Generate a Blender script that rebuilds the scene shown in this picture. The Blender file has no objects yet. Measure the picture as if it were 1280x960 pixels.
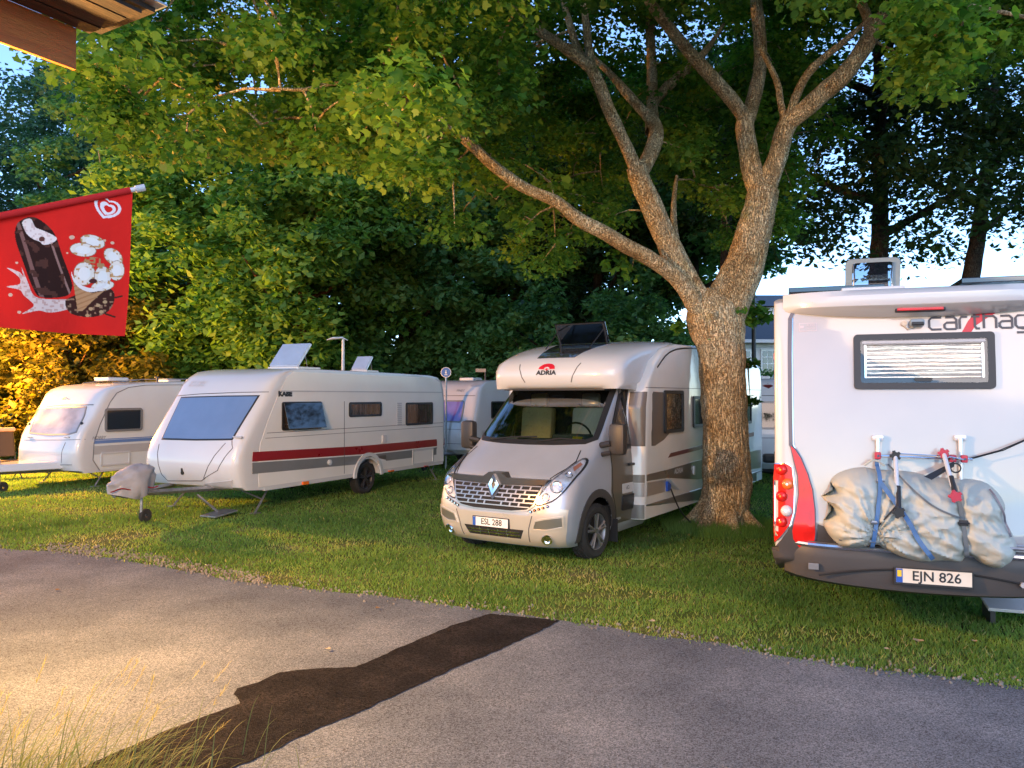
import bpy, bmesh, math, random
import numpy as np
from mathutils import Vector, Matrix, Euler, noise as mnoise
from mathutils.bvhtree import BVHTree
from mathutils.geometry import tessellate_polygon
R = math.radians
rng = np.random.default_rng(7)
random.seed(7)
sc = bpy.context.scene
C = bpy.data.collections.new('scene'); sc.collection.children.link(C)

# ------------------------------------------------------------------ camera, sky, sun, exposure
CAM_H, PITCH, F = 2.05, 0.9, 960.0
cd = bpy.data.cameras.new('camera'); cam = bpy.data.objects.new('camera', cd); C.objects.link(cam)
cam.location = (0, 0, CAM_H); cam.rotation_euler = (R(90 + PITCH), 0, 0)
cd.sensor_width = 36; cd.lens = 36 * F / 1280; cd.clip_end = 2000; cd.clip_start = 0.05
sc.camera = cam
SUN_EL, SUN_AZ = 22, 182            # azimuth clockwise from +Y: low behind the camera, a little to the left
w = bpy.data.worlds.new('World'); sc.world = w; w.use_nodes = True
nt = w.node_tree; bg = nt.nodes['Background']
sky = nt.nodes.new('ShaderNodeTexSky'); sky.sky_type = 'NISHITA'; sky.sun_disc = False
sky.sun_elevation = R(SUN_EL); sky.sun_rotation = R(SUN_AZ); sky.air_density = 0.75; sky.dust_density = 0.0; sky.ozone_density = 3.5
nt.links.new(sky.outputs[0], bg.inputs[0]); bg.inputs[1].default_value = 0.15
sl = bpy.data.lights.new('sun', 'SUN'); sun = bpy.data.objects.new('sun', sl); C.objects.link(sun)
sl.energy = 0.40; sl.angle = R(30); sl.color = (1.0, 0.70, 0.44)
_a, _e = R(SUN_AZ), R(SUN_EL)
sdir = Vector((math.sin(_a) * math.cos(_e), math.cos(_a) * math.cos(_e), math.sin(_e)))
sun.rotation_euler = sdir.to_track_quat('Z', 'Y').to_euler()
vs = sc.view_settings; vs.view_transform = 'Standard'; vs.look = 'None'; vs.exposure = 1.58; vs.gamma = 1; vs.use_curve_mapping = False
sc.cycles.max_bounces = 6; sc.cycles.transparent_max_bounces = 12; sc.cycles.transmission_bounces = 4
sc.cycles.use_denoising = True

# ------------------------------------------------------------------ helpers
def at(px, py, Y):
    """the place at depth Y that the photograph (1280 x 960) shows at px, py"""
    p = R(PITCH); u, v = (px - 640) / F, (480 - py) / F
    d = Vector((u, math.cos(p) - v * math.sin(p), math.sin(p) + v * math.cos(p)))
    return Vector((0, 0, CAM_H)) + d * (Y / d.y)
def ray(px, py):
    p = R(PITCH); u, v = (px - 640) / F, (480 - py) / F
    return Vector((u, math.cos(p) - v * math.sin(p), math.sin(p) + v * math.cos(p))).normalized()
def ground(px, py, z=0.0):
    d = ray(px, py); t = (z - CAM_H) / d.z
    return Vector((0, 0, CAM_H)) + d * t
def tag(o, label=None, cat=None, group=None, kind=None):
    if label: o['label'] = label
    if cat: o['category'] = cat
    if group: o['group'] = group
    if kind: o['kind'] = kind
    return o
def link(name, me, m=None, parent=None):
    o = bpy.data.objects.new(name, me); C.objects.link(o)
    if m is not None and me is not None:
        for mm in (m if isinstance(m, (list, tuple)) else [m]): me.materials.append(mm)
    if parent is not None: o.parent = parent
    return o
def empty(name, loc=(0, 0, 0), rz=0.0):
    o = bpy.data.objects.new(name, None); C.objects.link(o); o.location = loc; o.rotation_euler = (0, 0, rz)
    o.empty_display_size = 0.2
    return o
class MB:
    """collects shapes for one mesh"""
    def __init__(s): s.bm = bmesh.new()
    def raw(s, vs_, fs):
        v = [s.bm.verts.new(p) for p in vs_]
        for f in fs:
            try: s.bm.faces.new([v[i] for i in f])
            except ValueError: pass
        return s
    def box(s, c, d, rot=None, bev=0.0):
        t = bmesh.new(); bmesh.ops.create_cube(t, size=1)
        bmesh.ops.scale(t, vec=d, verts=t.verts)
        if bev: bmesh.ops.bevel(t, geom=t.edges[:], offset=bev, segments=2, profile=0.6, affect='EDGES')
        M = Matrix.Translation(c) @ (Euler(rot).to_matrix().to_4x4() if rot else Matrix())
        bmesh.ops.transform(t, matrix=M, verts=t.verts); return s.merge(t)
    def merge(s, t):
        me = bpy.data.meshes.new('t'); t.to_mesh(me); t.free(); s.bm.from_mesh(me); bpy.data.meshes.remove(me); return s
    def tube(s, pts, r, n=8, cap=True, flat=None):
        pts = [Vector(p) for p in pts]; rs = r if isinstance(r, (list, tuple)) else [r] * len(pts)
        rings = []; up = None
        for i, p in enumerate(pts):
            d = (pts[min(i + 1, len(pts) - 1)] - pts[max(i - 1, 0)]).normalized()
            if up is None: up = Vector((0, 0, 1)) if abs(d.z) < 0.9 else Vector((1, 0, 0))
            a = d.cross(up).normalized(); up = a.cross(d).normalized()
            k = flat or 1
            rings.append([s.bm.verts.new(p + (a * math.cos(2 * math.pi * j / n) + up * k * math.sin(2 * math.pi * j / n)) * rs[i]) for j in range(n)])
        for A, B in zip(rings, rings[1:]):
            for j in range(n): s.bm.faces.new((A[j], A[(j + 1) % n], B[(j + 1) % n], B[j]))
        if cap: s.bm.faces.new(rings[0][::-1]); s.bm.faces.new(rings[-1])
        return s
    def cyl(s, c, r, h, axis='z', n=20):
        a = {'x': Vector((1, 0, 0)), 'y': Vector((0, 1, 0)), 'z': Vector((0, 0, 1))}[axis]; c = Vector(c)
        return s.tube([c - a * h / 2, c + a * h / 2], r, n)
    def lathe(s, prof, c, axis='y', n=32):
        """prof: (radius, along)"""
        c = Vector(c); rings = []
        for r, h in prof:
            ring = []
            for j in range(n):
                t = 2 * math.pi * j / n
                p = {'y': (r * math.cos(t), h, r * math.sin(t)), 'x': (h, r * math.cos(t), r * math.sin(t)), 'z': (r * math.cos(t), r * math.sin(t), h)}[axis]
                ring.append(s.bm.verts.new(c + Vector(p)))
            rings.append(ring)
        for A, B in zip(rings, rings[1:]):
            for j in range(n): s.bm.faces.new((A[j], A[(j + 1) % n], B[(j + 1) % n], B[j]))
        return s
    def prism(s, poly, h, M):
        """poly in the local xy plane, thickness h along local z, placed by matrix M"""
        t = bmesh.new(); a = [t.verts.new((x, y, 0)) for x, y in poly]; b = [t.verts.new((x, y, h)) for x, y in poly]
        t.faces.new(a[::-1]); t.faces.new(b); n = len(a)
        for i in range(n): t.faces.new((a[i], a[(i + 1) % n], b[(i + 1) % n], b[i]))
        bmesh.ops.transform(t, matrix=M, verts=t.verts); return s.merge(t)
    def build(s, name, m=None, parent=None, smooth=False, ang=40, label=None):
        bmesh.ops.recalc_face_normals(s.bm, faces=s.bm.faces)
        me = bpy.data.meshes.new(name); s.bm.to_mesh(me); s.bm.free()
        if smooth: shade(me, ang)
        o = link(name, me, m, parent)
        if label: o['label'] = label
        return o
def shade(me, ang=40):
    me.shade_smooth()
    try: me.set_sharp_from_angle(angle=R(ang))
    except Exception: pass
def rrect(cx, cy, w_, h, r, n=4, skew=0.0):
    out = []
    for sx, sy, a0 in ((1, 1, 0), (-1, 1, 90), (-1, -1, 180), (1, -1, 270)):
        for i in range(n + 1):
            a = R(a0 + 90 * i / n)
            x = cx + sx * (w_ / 2 - r) + r * math.cos(a); y = cy + sy * (h / 2 - r) + r * math.sin(a)
            out.append((x + skew * (y - cy), y))
    return out
def catmull(pts, n=6, closed=True):
    P = [np.array(p, float) for p in pts]; out = []; N = len(P)
    rngs = range(N) if closed else range(N - 1)
    for i in rngs:
        if closed: p0, p1, p2, p3 = P[i - 1], P[i], P[(i + 1) % N], P[(i + 2) % N]
        else: p0, p1, p2, p3 = P[max(i - 1, 0)], P[i], P[i + 1], P[min(i + 2, N - 1)]
        for k in range(n):
            t = k / n
            out.append(0.5 * (2 * p1 + (p2 - p0) * t + (2 * p0 - 5 * p1 + 4 * p2 - p3) * t * t + (3 * p1 - p0 - 3 * p2 + p3) * t ** 3))
    if not closed: out.append(P[-1])
    return out
def offset_poly(pts, d):
    """moves each corner inwards by d"""
    n = len(pts); A = sum(pts[i][0] * pts[(i + 1) % n][1] - pts[(i + 1) % n][0] * pts[i][1] for i in range(n)); s = 1 if A > 0 else -1
    out = []
    for i in range(n):
        a, b, c = Vector(pts[i - 1]), Vector(pts[i]), Vector(pts[(i + 1) % n])
        e1, e2 = (b - a), (c - b)
        if e1.length < 1e-9: e1 = e2
        if e2.length < 1e-9: e2 = e1
        e1 = e1.normalized(); e2 = e2.normalized()
        m = Vector((-e1.y - e2.y, e1.x + e2.x)) * s
        if m.length < 1e-6: m = Vector((-e1.y, e1.x)) * s
        m.normalize(); k = max(0.35, abs(m.dot(Vector((-e1.y, e1.x)) * s)))
        q = b + m * d / k; out.append((q.x, q.y))
    return out
def inside(p, poly):
    x, y = p; c = False; n = len(poly)
    for i in range(n):
        x1, y1 = poly[i]; x2, y2 = poly[(i + 1) % n]
        if (y1 > y) != (y2 > y) and x < (x2 - x1) * (y - y1) / (y2 - y1) + x1: c = not c
    return c

# ------------------------------------------------------------------ materials
MATS = {}
def nn(nt_, t, **k):
    n = nt_.nodes.new(t)
    for a, b in k.items(): setattr(n, a, b)
    return n
def mat(name, col, rough=0.5, metal=0.0, coat=0.0, var=0.06, scale=3.0, bump=0.0, bscale=40.0, rvar=0.08, emit=None, es=0.0, spec=0.5, stretch=None):
    """principled surface whose colour, gloss and relief vary with noise"""
    if name in MATS: return MATS[name]
    m = bpy.data.materials.new(name); m.use_nodes = True; t = m.node_tree; b = t.nodes['Principled BSDF']; L = t.links.new
    tc = nn(t, 'ShaderNodeTexCoord'); mp = nn(t, 'ShaderNodeMapping'); L(tc.outputs['Object'], mp.inputs[0])
    if stretch: mp.inputs['Scale'].default_value = stretch
    n1 = nn(t, 'ShaderNodeTexNoise'); n1.inputs['Scale'].default_value = scale; n1.inputs['Detail'].default_value = 5; L(mp.outputs[0], n1.inputs[0])
    mr = nn(t, 'ShaderNodeMapRange'); mr.inputs['From Min'].default_value = 0.3; mr.inputs['From Max'].default_value = 0.7
    mr.inputs['To Min'].default_value = 1 - var; mr.inputs['To Max'].default_value = 1 + var; L(n1.outputs['Fac'], mr.inputs[0])
    mx = nn(t, 'ShaderNodeVectorMath', operation='SCALE'); mx.inputs[0].default_value = col[:3]; L(mr.outputs[0], mx.inputs['Scale'])
    L(mx.outputs[0], b.inputs['Base Color'])
    m2 = nn(t, 'ShaderNodeMapRange'); m2.inputs['To Min'].default_value = max(0.02, rough - rvar); m2.inputs['To Max'].default_value = min(1, rough + rvar)
    L(n1.outputs['Fac'], m2.inputs[0]); L(m2.outputs[0], b.inputs['Roughness'])
    b.inputs['Metallic'].default_value = metal; b.inputs['Coat Weight'].default_value = coat; b.inputs['Coat Roughness'].default_value = 0.05
    b.inputs['Specular IOR Level'].default_value = spec
    if bump:
        n2 = nn(t, 'ShaderNodeTexNoise'); n2.inputs['Scale'].default_value = bscale; n2.inputs['Detail'].default_value = 6; L(mp.outputs[0], n2.inputs[0])
        bp = nn(t, 'ShaderNodeBump'); bp.inputs['Strength'].default_value = 1; bp.inputs['Distance'].default_value = bump; L(n2.outputs['Fac'], bp.inputs['Height']); L(bp.outputs[0], b.inputs['Normal'])
    if emit: b.inputs['Emission Color'].default_value = (*emit, 1); b.inputs['Emission Strength'].default_value = es
    MATS[name] = m; return m
def glassmat(name, tint=(0.5, 0.55, 0.55), refl=1.0):
    m = bpy.data.materials.new(name); m.use_nodes = True; t = m.node_tree; t.nodes.remove(t.nodes['Principled BSDF']); L = t.links.new
    out = t.nodes['Material Output']; tr = nn(t, 'ShaderNodeBsdfTransparent'); tr.inputs[0].default_value = (*tint, 1)
    gl = nn(t, 'ShaderNodeBsdfGlossy'); gl.inputs['Roughness'].default_value = 0.015
    fr = nn(t, 'ShaderNodeFresnel'); fr.inputs[0].default_value = 1.6
    ad = nn(t, 'ShaderNodeMath', operation='MULTIPLY'); ad.use_clamp = True; ad.inputs[1].default_value = 1.6 * refl; L(fr.outputs[0], ad.inputs[0])
    mi = nn(t, 'ShaderNodeMixShader'); L(ad.outputs[0], mi.inputs[0]); L(tr.outputs[0], mi.inputs[1]); L(gl.outputs[0], mi.inputs[2]); L(mi.outputs[0], out.inputs[0])
    return m
def mix_noise_mat(name, cols, scale, rough=0.8, bump=0.02, bscale=60, detail=8, stretch=None, pos=None, coord='Object', voro=0):
    """colour ramp over noise"""
    m = bpy.data.materials.new(name); m.use_nodes = True; t = m.node_tree; b = t.nodes['Principled BSDF']; L = t.links.new
    tc = nn(t, 'ShaderNodeTexCoord'); mp = nn(t, 'ShaderNodeMapping'); L(tc.outputs[coord], mp.inputs[0])
    if stretch: mp.inputs['Scale'].default_value = stretch
    n1 = nn(t, 'ShaderNodeTexNoise'); n1.inputs['Scale'].default_value = scale; n1.inputs['Detail'].default_value = detail; n1.inputs['Roughness'].default_value = 0.65; L(mp.outputs[0], n1.inputs[0])
    cr = nn(t, 'ShaderNodeValToRGB'); L(n1.outputs['Fac'], cr.inputs[0]); e = cr.color_ramp.elements
    while len(e) < len(cols): e.new(0.5)
    for i, c in enumerate(cols):
        e[i].position = pos[i] if pos else 0.3 + 0.4 * i / (len(cols) - 1); e[i].color = (*c, 1)
    L(cr.outputs[0], b.inputs['Base Color']); b.inputs['Roughness'].default_value = rough
    n2 = nn(t, 'ShaderNodeTexNoise'); n2.inputs['Scale'].default_value = bscale; n2.inputs['Detail'].default_value = 6; L(mp.outputs[0], n2.inputs[0])
    bp = nn(t, 'ShaderNodeBump'); bp.inputs['Distance'].default_value = bump; L(n2.outputs['Fac'], bp.inputs['Height']); L(bp.outputs[0], b.inputs['Normal'])
    return m

WHITE = mat('white_gelcoat', (0.55, 0.56, 0.57), 0.22, coat=0.5, var=0.03, scale=1.2)
CREAM = mat('cream_sheet', (0.68, 0.67, 0.64), 0.35, coat=0.2, var=0.04, scale=1.5, bump=0.0006, bscale=220)
COOLW = mat('cool_white_sheet', (0.64, 0.68, 0.70), 0.35, coat=0.2, var=0.04, scale=1.5, bump=0.0006, bscale=220)
SILVER = mat('silver_paint', (0.42, 0.46, 0.52), 0.34, metal=0.35, coat=0.15, var=0.04)
DSILVER = mat('dark_silver_paint', (0.17, 0.165, 0.16), 0.32, metal=0.5, coat=0.8, var=0.05)
WARMLIT = mat('warm_lit_bumper_paint', (0.58, 0.55, 0.49), 0.3, metal=0.35, coat=0.6, var=0.04)  # bumper paint with the lamp's warm glow put into its colour
BLACKP = mat('black_plastic', (0.018, 0.018, 0.019), 0.45)
GREYP = mat('dark_grey_plastic', (0.055, 0.05, 0.048), 0.5, bump=0.0005, bscale=300)
MIDG = mat('mid_grey_paint', (0.17, 0.175, 0.18), 0.35, coat=0.4)
LGREY = mat('light_grey_plastic', (0.42, 0.42, 0.43), 0.4)
RUBBER = mat('tyre_rubber', (0.022, 0.021, 0.02), 0.8, bump=0.003, bscale=60, var=0.3)
ALLOY = mat('alloy_metal', (0.32, 0.32, 0.33), 0.35, metal=0.8)
DALLOY = mat('dark_alloy', (0.07, 0.07, 0.075), 0.35, metal=0.6)
CHROME = mat('chrome', (0.8, 0.8, 0.8), 0.08, metal=1.0, rvar=0.04)
GALV = mat('galvanised_steel', (0.35, 0.36, 0.37), 0.42, metal=0.8, var=0.2, scale=20)
REDP = mat('red_paint', (0.24, 0.008, 0.012), 0.3, coat=0.5)
REDL = mat('red_lens', (0.60, 0.012, 0.008), 0.2, coat=0.4, var=0.25, scale=9, spec=.3)
REDLOGO = mat('red_print', (0.55, 0.012, 0.03), 0.4)
ORANGEL = mat('orange_lens', (0.8, 0.16, 0.02), 0.15, coat=1.0)
DGLASS = mat('dark_glass', (0.012, 0.013, 0.015), 0.04, coat=1.0, rvar=0.01)
BLUEG = mat('blue_tinted_glass', (0.13, 0.20, 0.34), 0.07, coat=1.0, var=0.12, scale=1.1, rvar=0.03)
PALEG = mat('pale_silvered_glass', (0.33, 0.34, 0.38), 0.09, coat=1.0, var=0.35, scale=2.2, rvar=0.03)
VIOG = mat('violet_tinted_glass', (0.20, 0.15, 0.50), 0.1, coat=1.0, var=0.15)
SEALW = mat('panel_gap', (0.10, 0.10, 0.105), 0.7)
GAPK = mat('dark_gap', (0.012, 0.012, 0.013), 0.8)
PLATEW = mat('number_plate_white', (0.78, 0.77, 0.72), 0.35, var=0.02)
BLUEP = mat('blue_print', (0.02, 0.09, 0.42), 0.4)
YELP = mat('yellow_print', (0.8, 0.55, 0.03), 0.4)
UNDER = mat('underbody', (0.02, 0.02, 0.02), 0.9)
GLASS = glassmat('clear_windscreen', (0.55, 0.64, 0.62), 1.8)

# ------------------------------------------------------------------ vehicle body shapes
AX = {'x+': (Vector((1, 0, 0)), 1, 2, 0, 1), 'x-': (Vector((-1, 0, 0)), 1, 2, 0, -1), 'y+': (Vector((0, 1, 0)), 0, 2, 1, -1),
      'y-': (Vector((0, -1, 0)), 0, 2, 1, 1), 'z+': (Vector((0, 0, 1)), 0, 1, 2, 1)}
def station_body(prof, hw, nsup=4.0, ns=25, pull=(0.3, 0.03, 0.1), power=None):
    """prof: closed list of (x, z, halfwidth factor, weight); pull: how far the front, roof and rear draw in at the sides"""
    P = [np.array(p[:2], float) for p in prof]; n = len(P)
    A = sum(P[i][0] * P[(i + 1) % n][1] - P[(i + 1) % n][0] * P[i][1] for i in range(n)); s = 1 if A > 0 else -1
    N = []
    for i in range(n):
        e = P[(i + 1) % n] - P[i - 1]; e = e / max(1e-9, np.linalg.norm(e)); N.append(np.array((e[1], -e[0])) * s)
    bm = bmesh.new(); cols = []
    for k in range(ns):
        a = -math.pi / 2 + math.pi * k / (ns - 1)
        if abs(math.cos(a)) < 1e-6: ca, sa = 0.0, math.copysign(1, a)
        else: ca, sa = abs(math.cos(a)) ** (2 / nsup), math.copysign(abs(math.sin(a)) ** (2 / nsup), a)
        q = 1 - ca; col = []
        for i in range(n):
            x, z = P[i]; nx, nz = N[i]; wt = prof[i][3]
            fx = pull[0] if nx > 0 else pull[2]
            col.append(bm.verts.new((x - nx * fx * q * wt, sa * hw * prof[i][2], z - max(nz, 0) * pull[1] * q * wt)))
        cols.append(col)
    for A_, B_ in zip(cols, cols[1:]):
        for i in range(n): bm.faces.new((A_[i], A_[(i + 1) % n], B_[(i + 1) % n], B_[i]))
    bm.faces.new(cols[0]); bm.faces.new(cols[-1][::-1])
    bmesh.ops.recalc_face_normals(bm, faces=bm.faces)
    return bm
class Body:
    """finished body mesh with a ray tree for laying trim on its surface"""
    def __init__(s, name, bm, m, root, ang=35, cut=None, smooth=True):
        tri = bm.copy(); bmesh.ops.triangulate(tri, faces=tri.faces)
        s.bvh = BVHTree.FromBMesh(tri); tri.free(); s.root = root
        for axis, poly in (cut or []):
            D, iu, iv, iw, _ = AX[axis]; sg = D[iw]
            dele = [f for f in bm.faces if f.normal.dot(D) > 0.012 and len(f.verts) < 8 and inside((f.calc_center_median()[iu], f.calc_center_median()[iv]), poly)]
            bmesh.ops.delete(bm, geom=dele, context='FACES')
        me = bpy.data.meshes.new(name); bm.to_mesh(me); bm.free()
        if smooth: shade(me, ang)
        s.obj = link(name, me, m, root)
    def world_ray(s, px, py):
        M = Matrix.LocRotScale(s.root.location, s.root.rotation_euler, None).inverted()
        o = M @ Vector((0, 0, CAM_H)); d = (M.to_3x3() @ ray(px, py))
        h = s.bvh.ray_cast(o, d)[0]
        if h is None:      # just off the outline: the nearest place on the body
            best = None; lo, hi = 3.0, 30.0
            for _ in range(3):
                for i in range(41):
                    t_ = lo + (hi - lo) * i / 40; q = s.bvh.find_nearest(o + d * t_)
                    if best is None or q[3] < best[0]: best = (q[3], t_, q[0])
                w_ = (hi - lo) / 20; lo, hi = best[1] - w_, best[1] + w_
            h = best[2]
            if best[0] > .25: print('TRACE FAR', px, py, round(best[0], 2))
        return h
    def trace(s, pts, axis):
        """photograph pixels -> (u, v) on the body, seen along an axis of the vehicle"""
        D, iu, iv, iw, _ = AX[axis]; out = []
        for p in pts:
            h = s.world_ray(*p)
            if h is None:
                print('TRACE MISS', p); continue
            out.append((h[iu], h[iv]))
        return out
    def hit(s, u, v, axis):
        D, iu, iv, iw, _ = AX[axis]; o = Vector((0, 0, 0)); o[iu] = u; o[iv] = v; o = o + D * 20
        h = s.bvh.ray_cast(o, -D)
        if h[0] is None:
            h = s.bvh.find_nearest(Vector([o[i] if i != iw else D[iw] * 1.0 for i in range(3)]))
        n = h[1]
        if n.dot(D) < 0: n = -n
        return h[0], n
    def plate(s, name, poly, axis, m, off=0.004, grid=0.05, hole=None, parent=None, label=None, depth=0.006, dirn=False, face=None):
        """a thin solid piece lying on the body, outline poly in (u, v)"""
        D, iu, iv, iw, _ = AX[axis]; bm = bmesh.new()
        if hole:
            a = [bm.verts.new((*p, 0)) for p in poly]; b = [bm.verts.new((*p, 0)) for p in hole]; n = len(a)
            for i in range(n):
                try: bm.faces.new((a[i], a[(i + 1) % n], b[(i + 1) % n], b[i]))
                except ValueError: pass
        else:
            pv = [bm.verts.new((*p, 0)) for p in poly]
            for tr_ in tessellate_polygon([[Vector((*p, 0)) for p in poly]]):
                try: bm.faces.new([pv[i] for i in tr_])
                except ValueError: pass
        us = [p[0] for p in poly]; vv = [p[1] for p in poly]
        for lo, hi, no, co in ((min(us), max(us), (1, 0, 0), 0), (min(vv), max(vv), (0, 1, 0), 1)):
            k = int((hi - lo) / grid)
            for i in range(1, k + 1):
                c = [0, 0, 0]; c[co] = lo + (hi - lo) * i / (k + 1)
                bmesh.ops.bisect_plane(bm, geom=bm.verts[:] + bm.edges[:] + bm.faces[:], plane_co=c, plane_no=no)
        bmesh.ops.remove_doubles(bm, verts=bm.verts, dist=1e-5)
        base = {}
        for v in bm.verts:
            h, n = s.hit(v.co.x, v.co.y, axis)
            if dirn: n = D
            if face is not None:      # stands upright over a sloping surface
                h2, n2 = s.hit(v.co.x, min(v.co.y, face), axis); b0 = h - n * .004; q = h2 + D * off; q[iu] = v.co.x; q[iv] = v.co.y; v.co = q; base[v] = b0; continue
            v.co = h + n * off; base[v] = h - n * min(0.004, depth)
        bd = [e for e in bm.edges if e.is_boundary]; mp = {}
        for e in bd:
            for v in e.verts:
                if v not in mp: mp[v] = bm.verts.new(base[v])
        for e in bd:
            a, b = e.verts
            try: bm.faces.new((a, b, mp[b], mp[a]))
            except ValueError: pass
        bmesh.ops.recalc_face_normals(bm, faces=bm.faces)
        me = bpy.data.meshes.new(name); bm.to_mesh(me); bm.free(); shade(me, 35)
        # face outwards
        o = link(name, me, m, parent or s.root)
        if label: o['label'] = label
        return o
    def window(s, name, poly, axis, frame=0.03, fm=None, gm=None, off=0.02, grid=0.12, label=None):
        inner = offset_poly(poly, frame)
        g = s.plate(name, inner, axis, gm or DGLASS, off=off * 0.55, grid=grid, label=label)
        s.plate('window_frame', poly, axis, fm or BLACKP, off=off, grid=grid, hole=inner, parent=g)
        return g
    def strip(s, name, pts, width, axis, m, off=0.002, parent=None, label=None, grid=0.04):
        """a narrow band along an open polyline"""
        off = max(off, .005); P = [Vector(p) for p in pts]; a, b = [], []
        for i, p in enumerate(P):
            d = (P[min(i + 1, len(P) - 1)] - P[max(i - 1, 0)]).normalized(); n = Vector((-d.y, d.x)) * width / 2
            a.append(tuple(p + n)); b.append(tuple(p - n))
        return s.plate(name, a + b[::-1], axis, m, off=off, grid=grid, parent=parent, label=label)
    def text(s, txt, u, v, size, axis, m, off=0.004, name='lettering', sx=1.0, parent=None, bold=0.0, shear=0.0, rot=0.0):
        D, iu, iv, iw, dr = AX[axis]
        me = text_mesh(txt, size, bold, shear); c, sn = math.cos(rot), math.sin(rot)
        for vt in me.vertices:
            tx, ty = vt.co.x * sx, vt.co.y; tx, ty = tx * c - ty * sn, tx * sn + ty * c
            h, n = s.hit(u + dr * tx, v + ty, axis); vt.co = h + n * (off + vt.co.z)
        o = link(name, me, m, parent or s.root); return o
def text_mesh(txt, size, bold=0.0, shear=0.0, ext=0.0):
    cu = bpy.data.curves.new('t', 'FONT'); cu.body = txt; cu.size = size; cu.align_x = 'CENTER'; cu.align_y = 'CENTER'; cu.offset = bold; cu.shear = shear; cu.extrude = ext; cu.resolution_u = 3
    o = bpy.data.objects.new('t', cu); C.objects.link(o); dg = bpy.context.evaluated_depsgraph_get()
    me = bpy.data.meshes.new_from_object(o.evaluated_get(dg)); bpy.data.objects.remove(o); bpy.data.curves.remove(cu)
    me.materials.clear(); return me
def wheel(root, c, r, wd, side, spokes=5, rim_m=None, twin=True, steer=0.0):
    """a tyre with tread blocks, a rim with spokes and a hub; side = +1 when the outer face looks to +y"""
    t = MB(); s = side; ri = r * 0.66
    prof = [(ri * 0.98, -wd / 2 * 0.8), (ri + 0.02, -wd / 2), (r - 0.04, -wd / 2 * 1.04), (r - 0.008, -wd / 2 * 0.82), (r, -wd / 2 * 0.6), (r, wd / 2 * 0.6), (r - 0.008, wd / 2 * 0.82), (r - 0.04, wd / 2 * 1.04), (ri + 0.02, wd / 2), (ri * 0.98, wd / 2 * 0.8)]
    t.lathe(prof, (0, 0, 0), 'y', 40)
    for k in range(40):
        a = 2 * math.pi * k / 40
        for y0 in (-0.34, 0.0, 0.34):
            t.box((math.cos(a) * (r + 0.001), y0 * wd * 0.8, math.sin(a) * (r + 0.001)), (0.012, wd * 0.2, r * 0.1), rot=(0, -a, 0))
    e = t.build('wheel', RUBBER, root, smooth=True, ang=35); e.location = c; e.rotation_euler = (0, 0, steer)
    m = MB(); yo = s * wd / 2
    m.lathe([(ri, -yo * 0.7), (ri * 0.9, -yo * 0.4), (ri * 0.9, yo * 0.55), (ri * 0.97, yo * 0.92), (ri * 1.0, yo * 0.95)], (0, 0, 0), 'y', 40)
    m.lathe([(ri * 0.14, yo * 0.9), (ri * 0.16, yo * 0.8), (ri * 0.2, yo * 0.2), (0.001, yo * 0.2)], (0, 0, 0), 'y', 20)
    m.cyl((0, yo * 0.80, 0), ri * 0.19, abs(yo) * 0.24, 'y', 20)
    for k in range(spokes):
        for d in ((-0.13, 0.13) if twin else (0,)):
            a = 2 * math.pi * k / spokes + 0.3; ex = a + d * 1.25
            p0 = Vector((math.cos(a + d * 0.8) * ri * 0.16, yo * 0.82, math.sin(a + d * 0.8) * ri * 0.16)); p1 = Vector((math.cos(ex) * ri * 0.96, yo * 0.9, math.sin(ex) * ri * 0.96))
            m.tube([p0, (p0 + p1) / 2 + Vector((0, yo * 0.02, 0)), p1], [0.022, 0.018, 0.02], 6)
    m.build('rim', rim_m or ALLOY, e, smooth=True, ang=35)
    b = MB(); b.cyl((0, yo * 0.1, 0), ri * 0.85, abs(yo) * 0.1, 'y', 24); b.build('brake_disc', GAPK, e)
    return e
# ================================================================== VEHICLES
def spot(theta, front, lat, world):
    """origin so that the local point (front, lat) stands at the world point; the nose looks towards the camera, turned by theta"""
    bk = Vector((math.sin(R(theta)), math.cos(R(theta)))); lf = Vector((bk.y, -bk.x)); p = Vector(world[:2]) + bk * front - lf * lat
    return (p.x, p.y, 0), R(-90 - theta)
def arch(cx, cz, r, zb, n=12):
    h = math.sqrt(max(0, r * r - (cz - zb) ** 2)); a0 = math.atan2(zb - cz, h)
    return [(cx + r * math.cos(a), cz + r * math.sin(a), 1, 0) for a in [math.pi - a0 - (math.pi - 2 * a0) * i / n for i in range(n + 1)]]
def snap(b, px4, axis, r=0.04, grow=0):
    q = b.trace(px4, axis); us = sorted(p[0] for p in q); v = sorted(p[1] for p in q)
    u0, u1, v0, v1 = (us[0] + us[1]) / 2, (us[-1] + us[-2]) / 2, (v[0] + v[1]) / 2, (v[-1] + v[-2]) / 2
    return rrect((u0 + u1) / 2, (v0 + v1) / 2, u1 - u0 + grow, v1 - v0 + grow, r)

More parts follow.
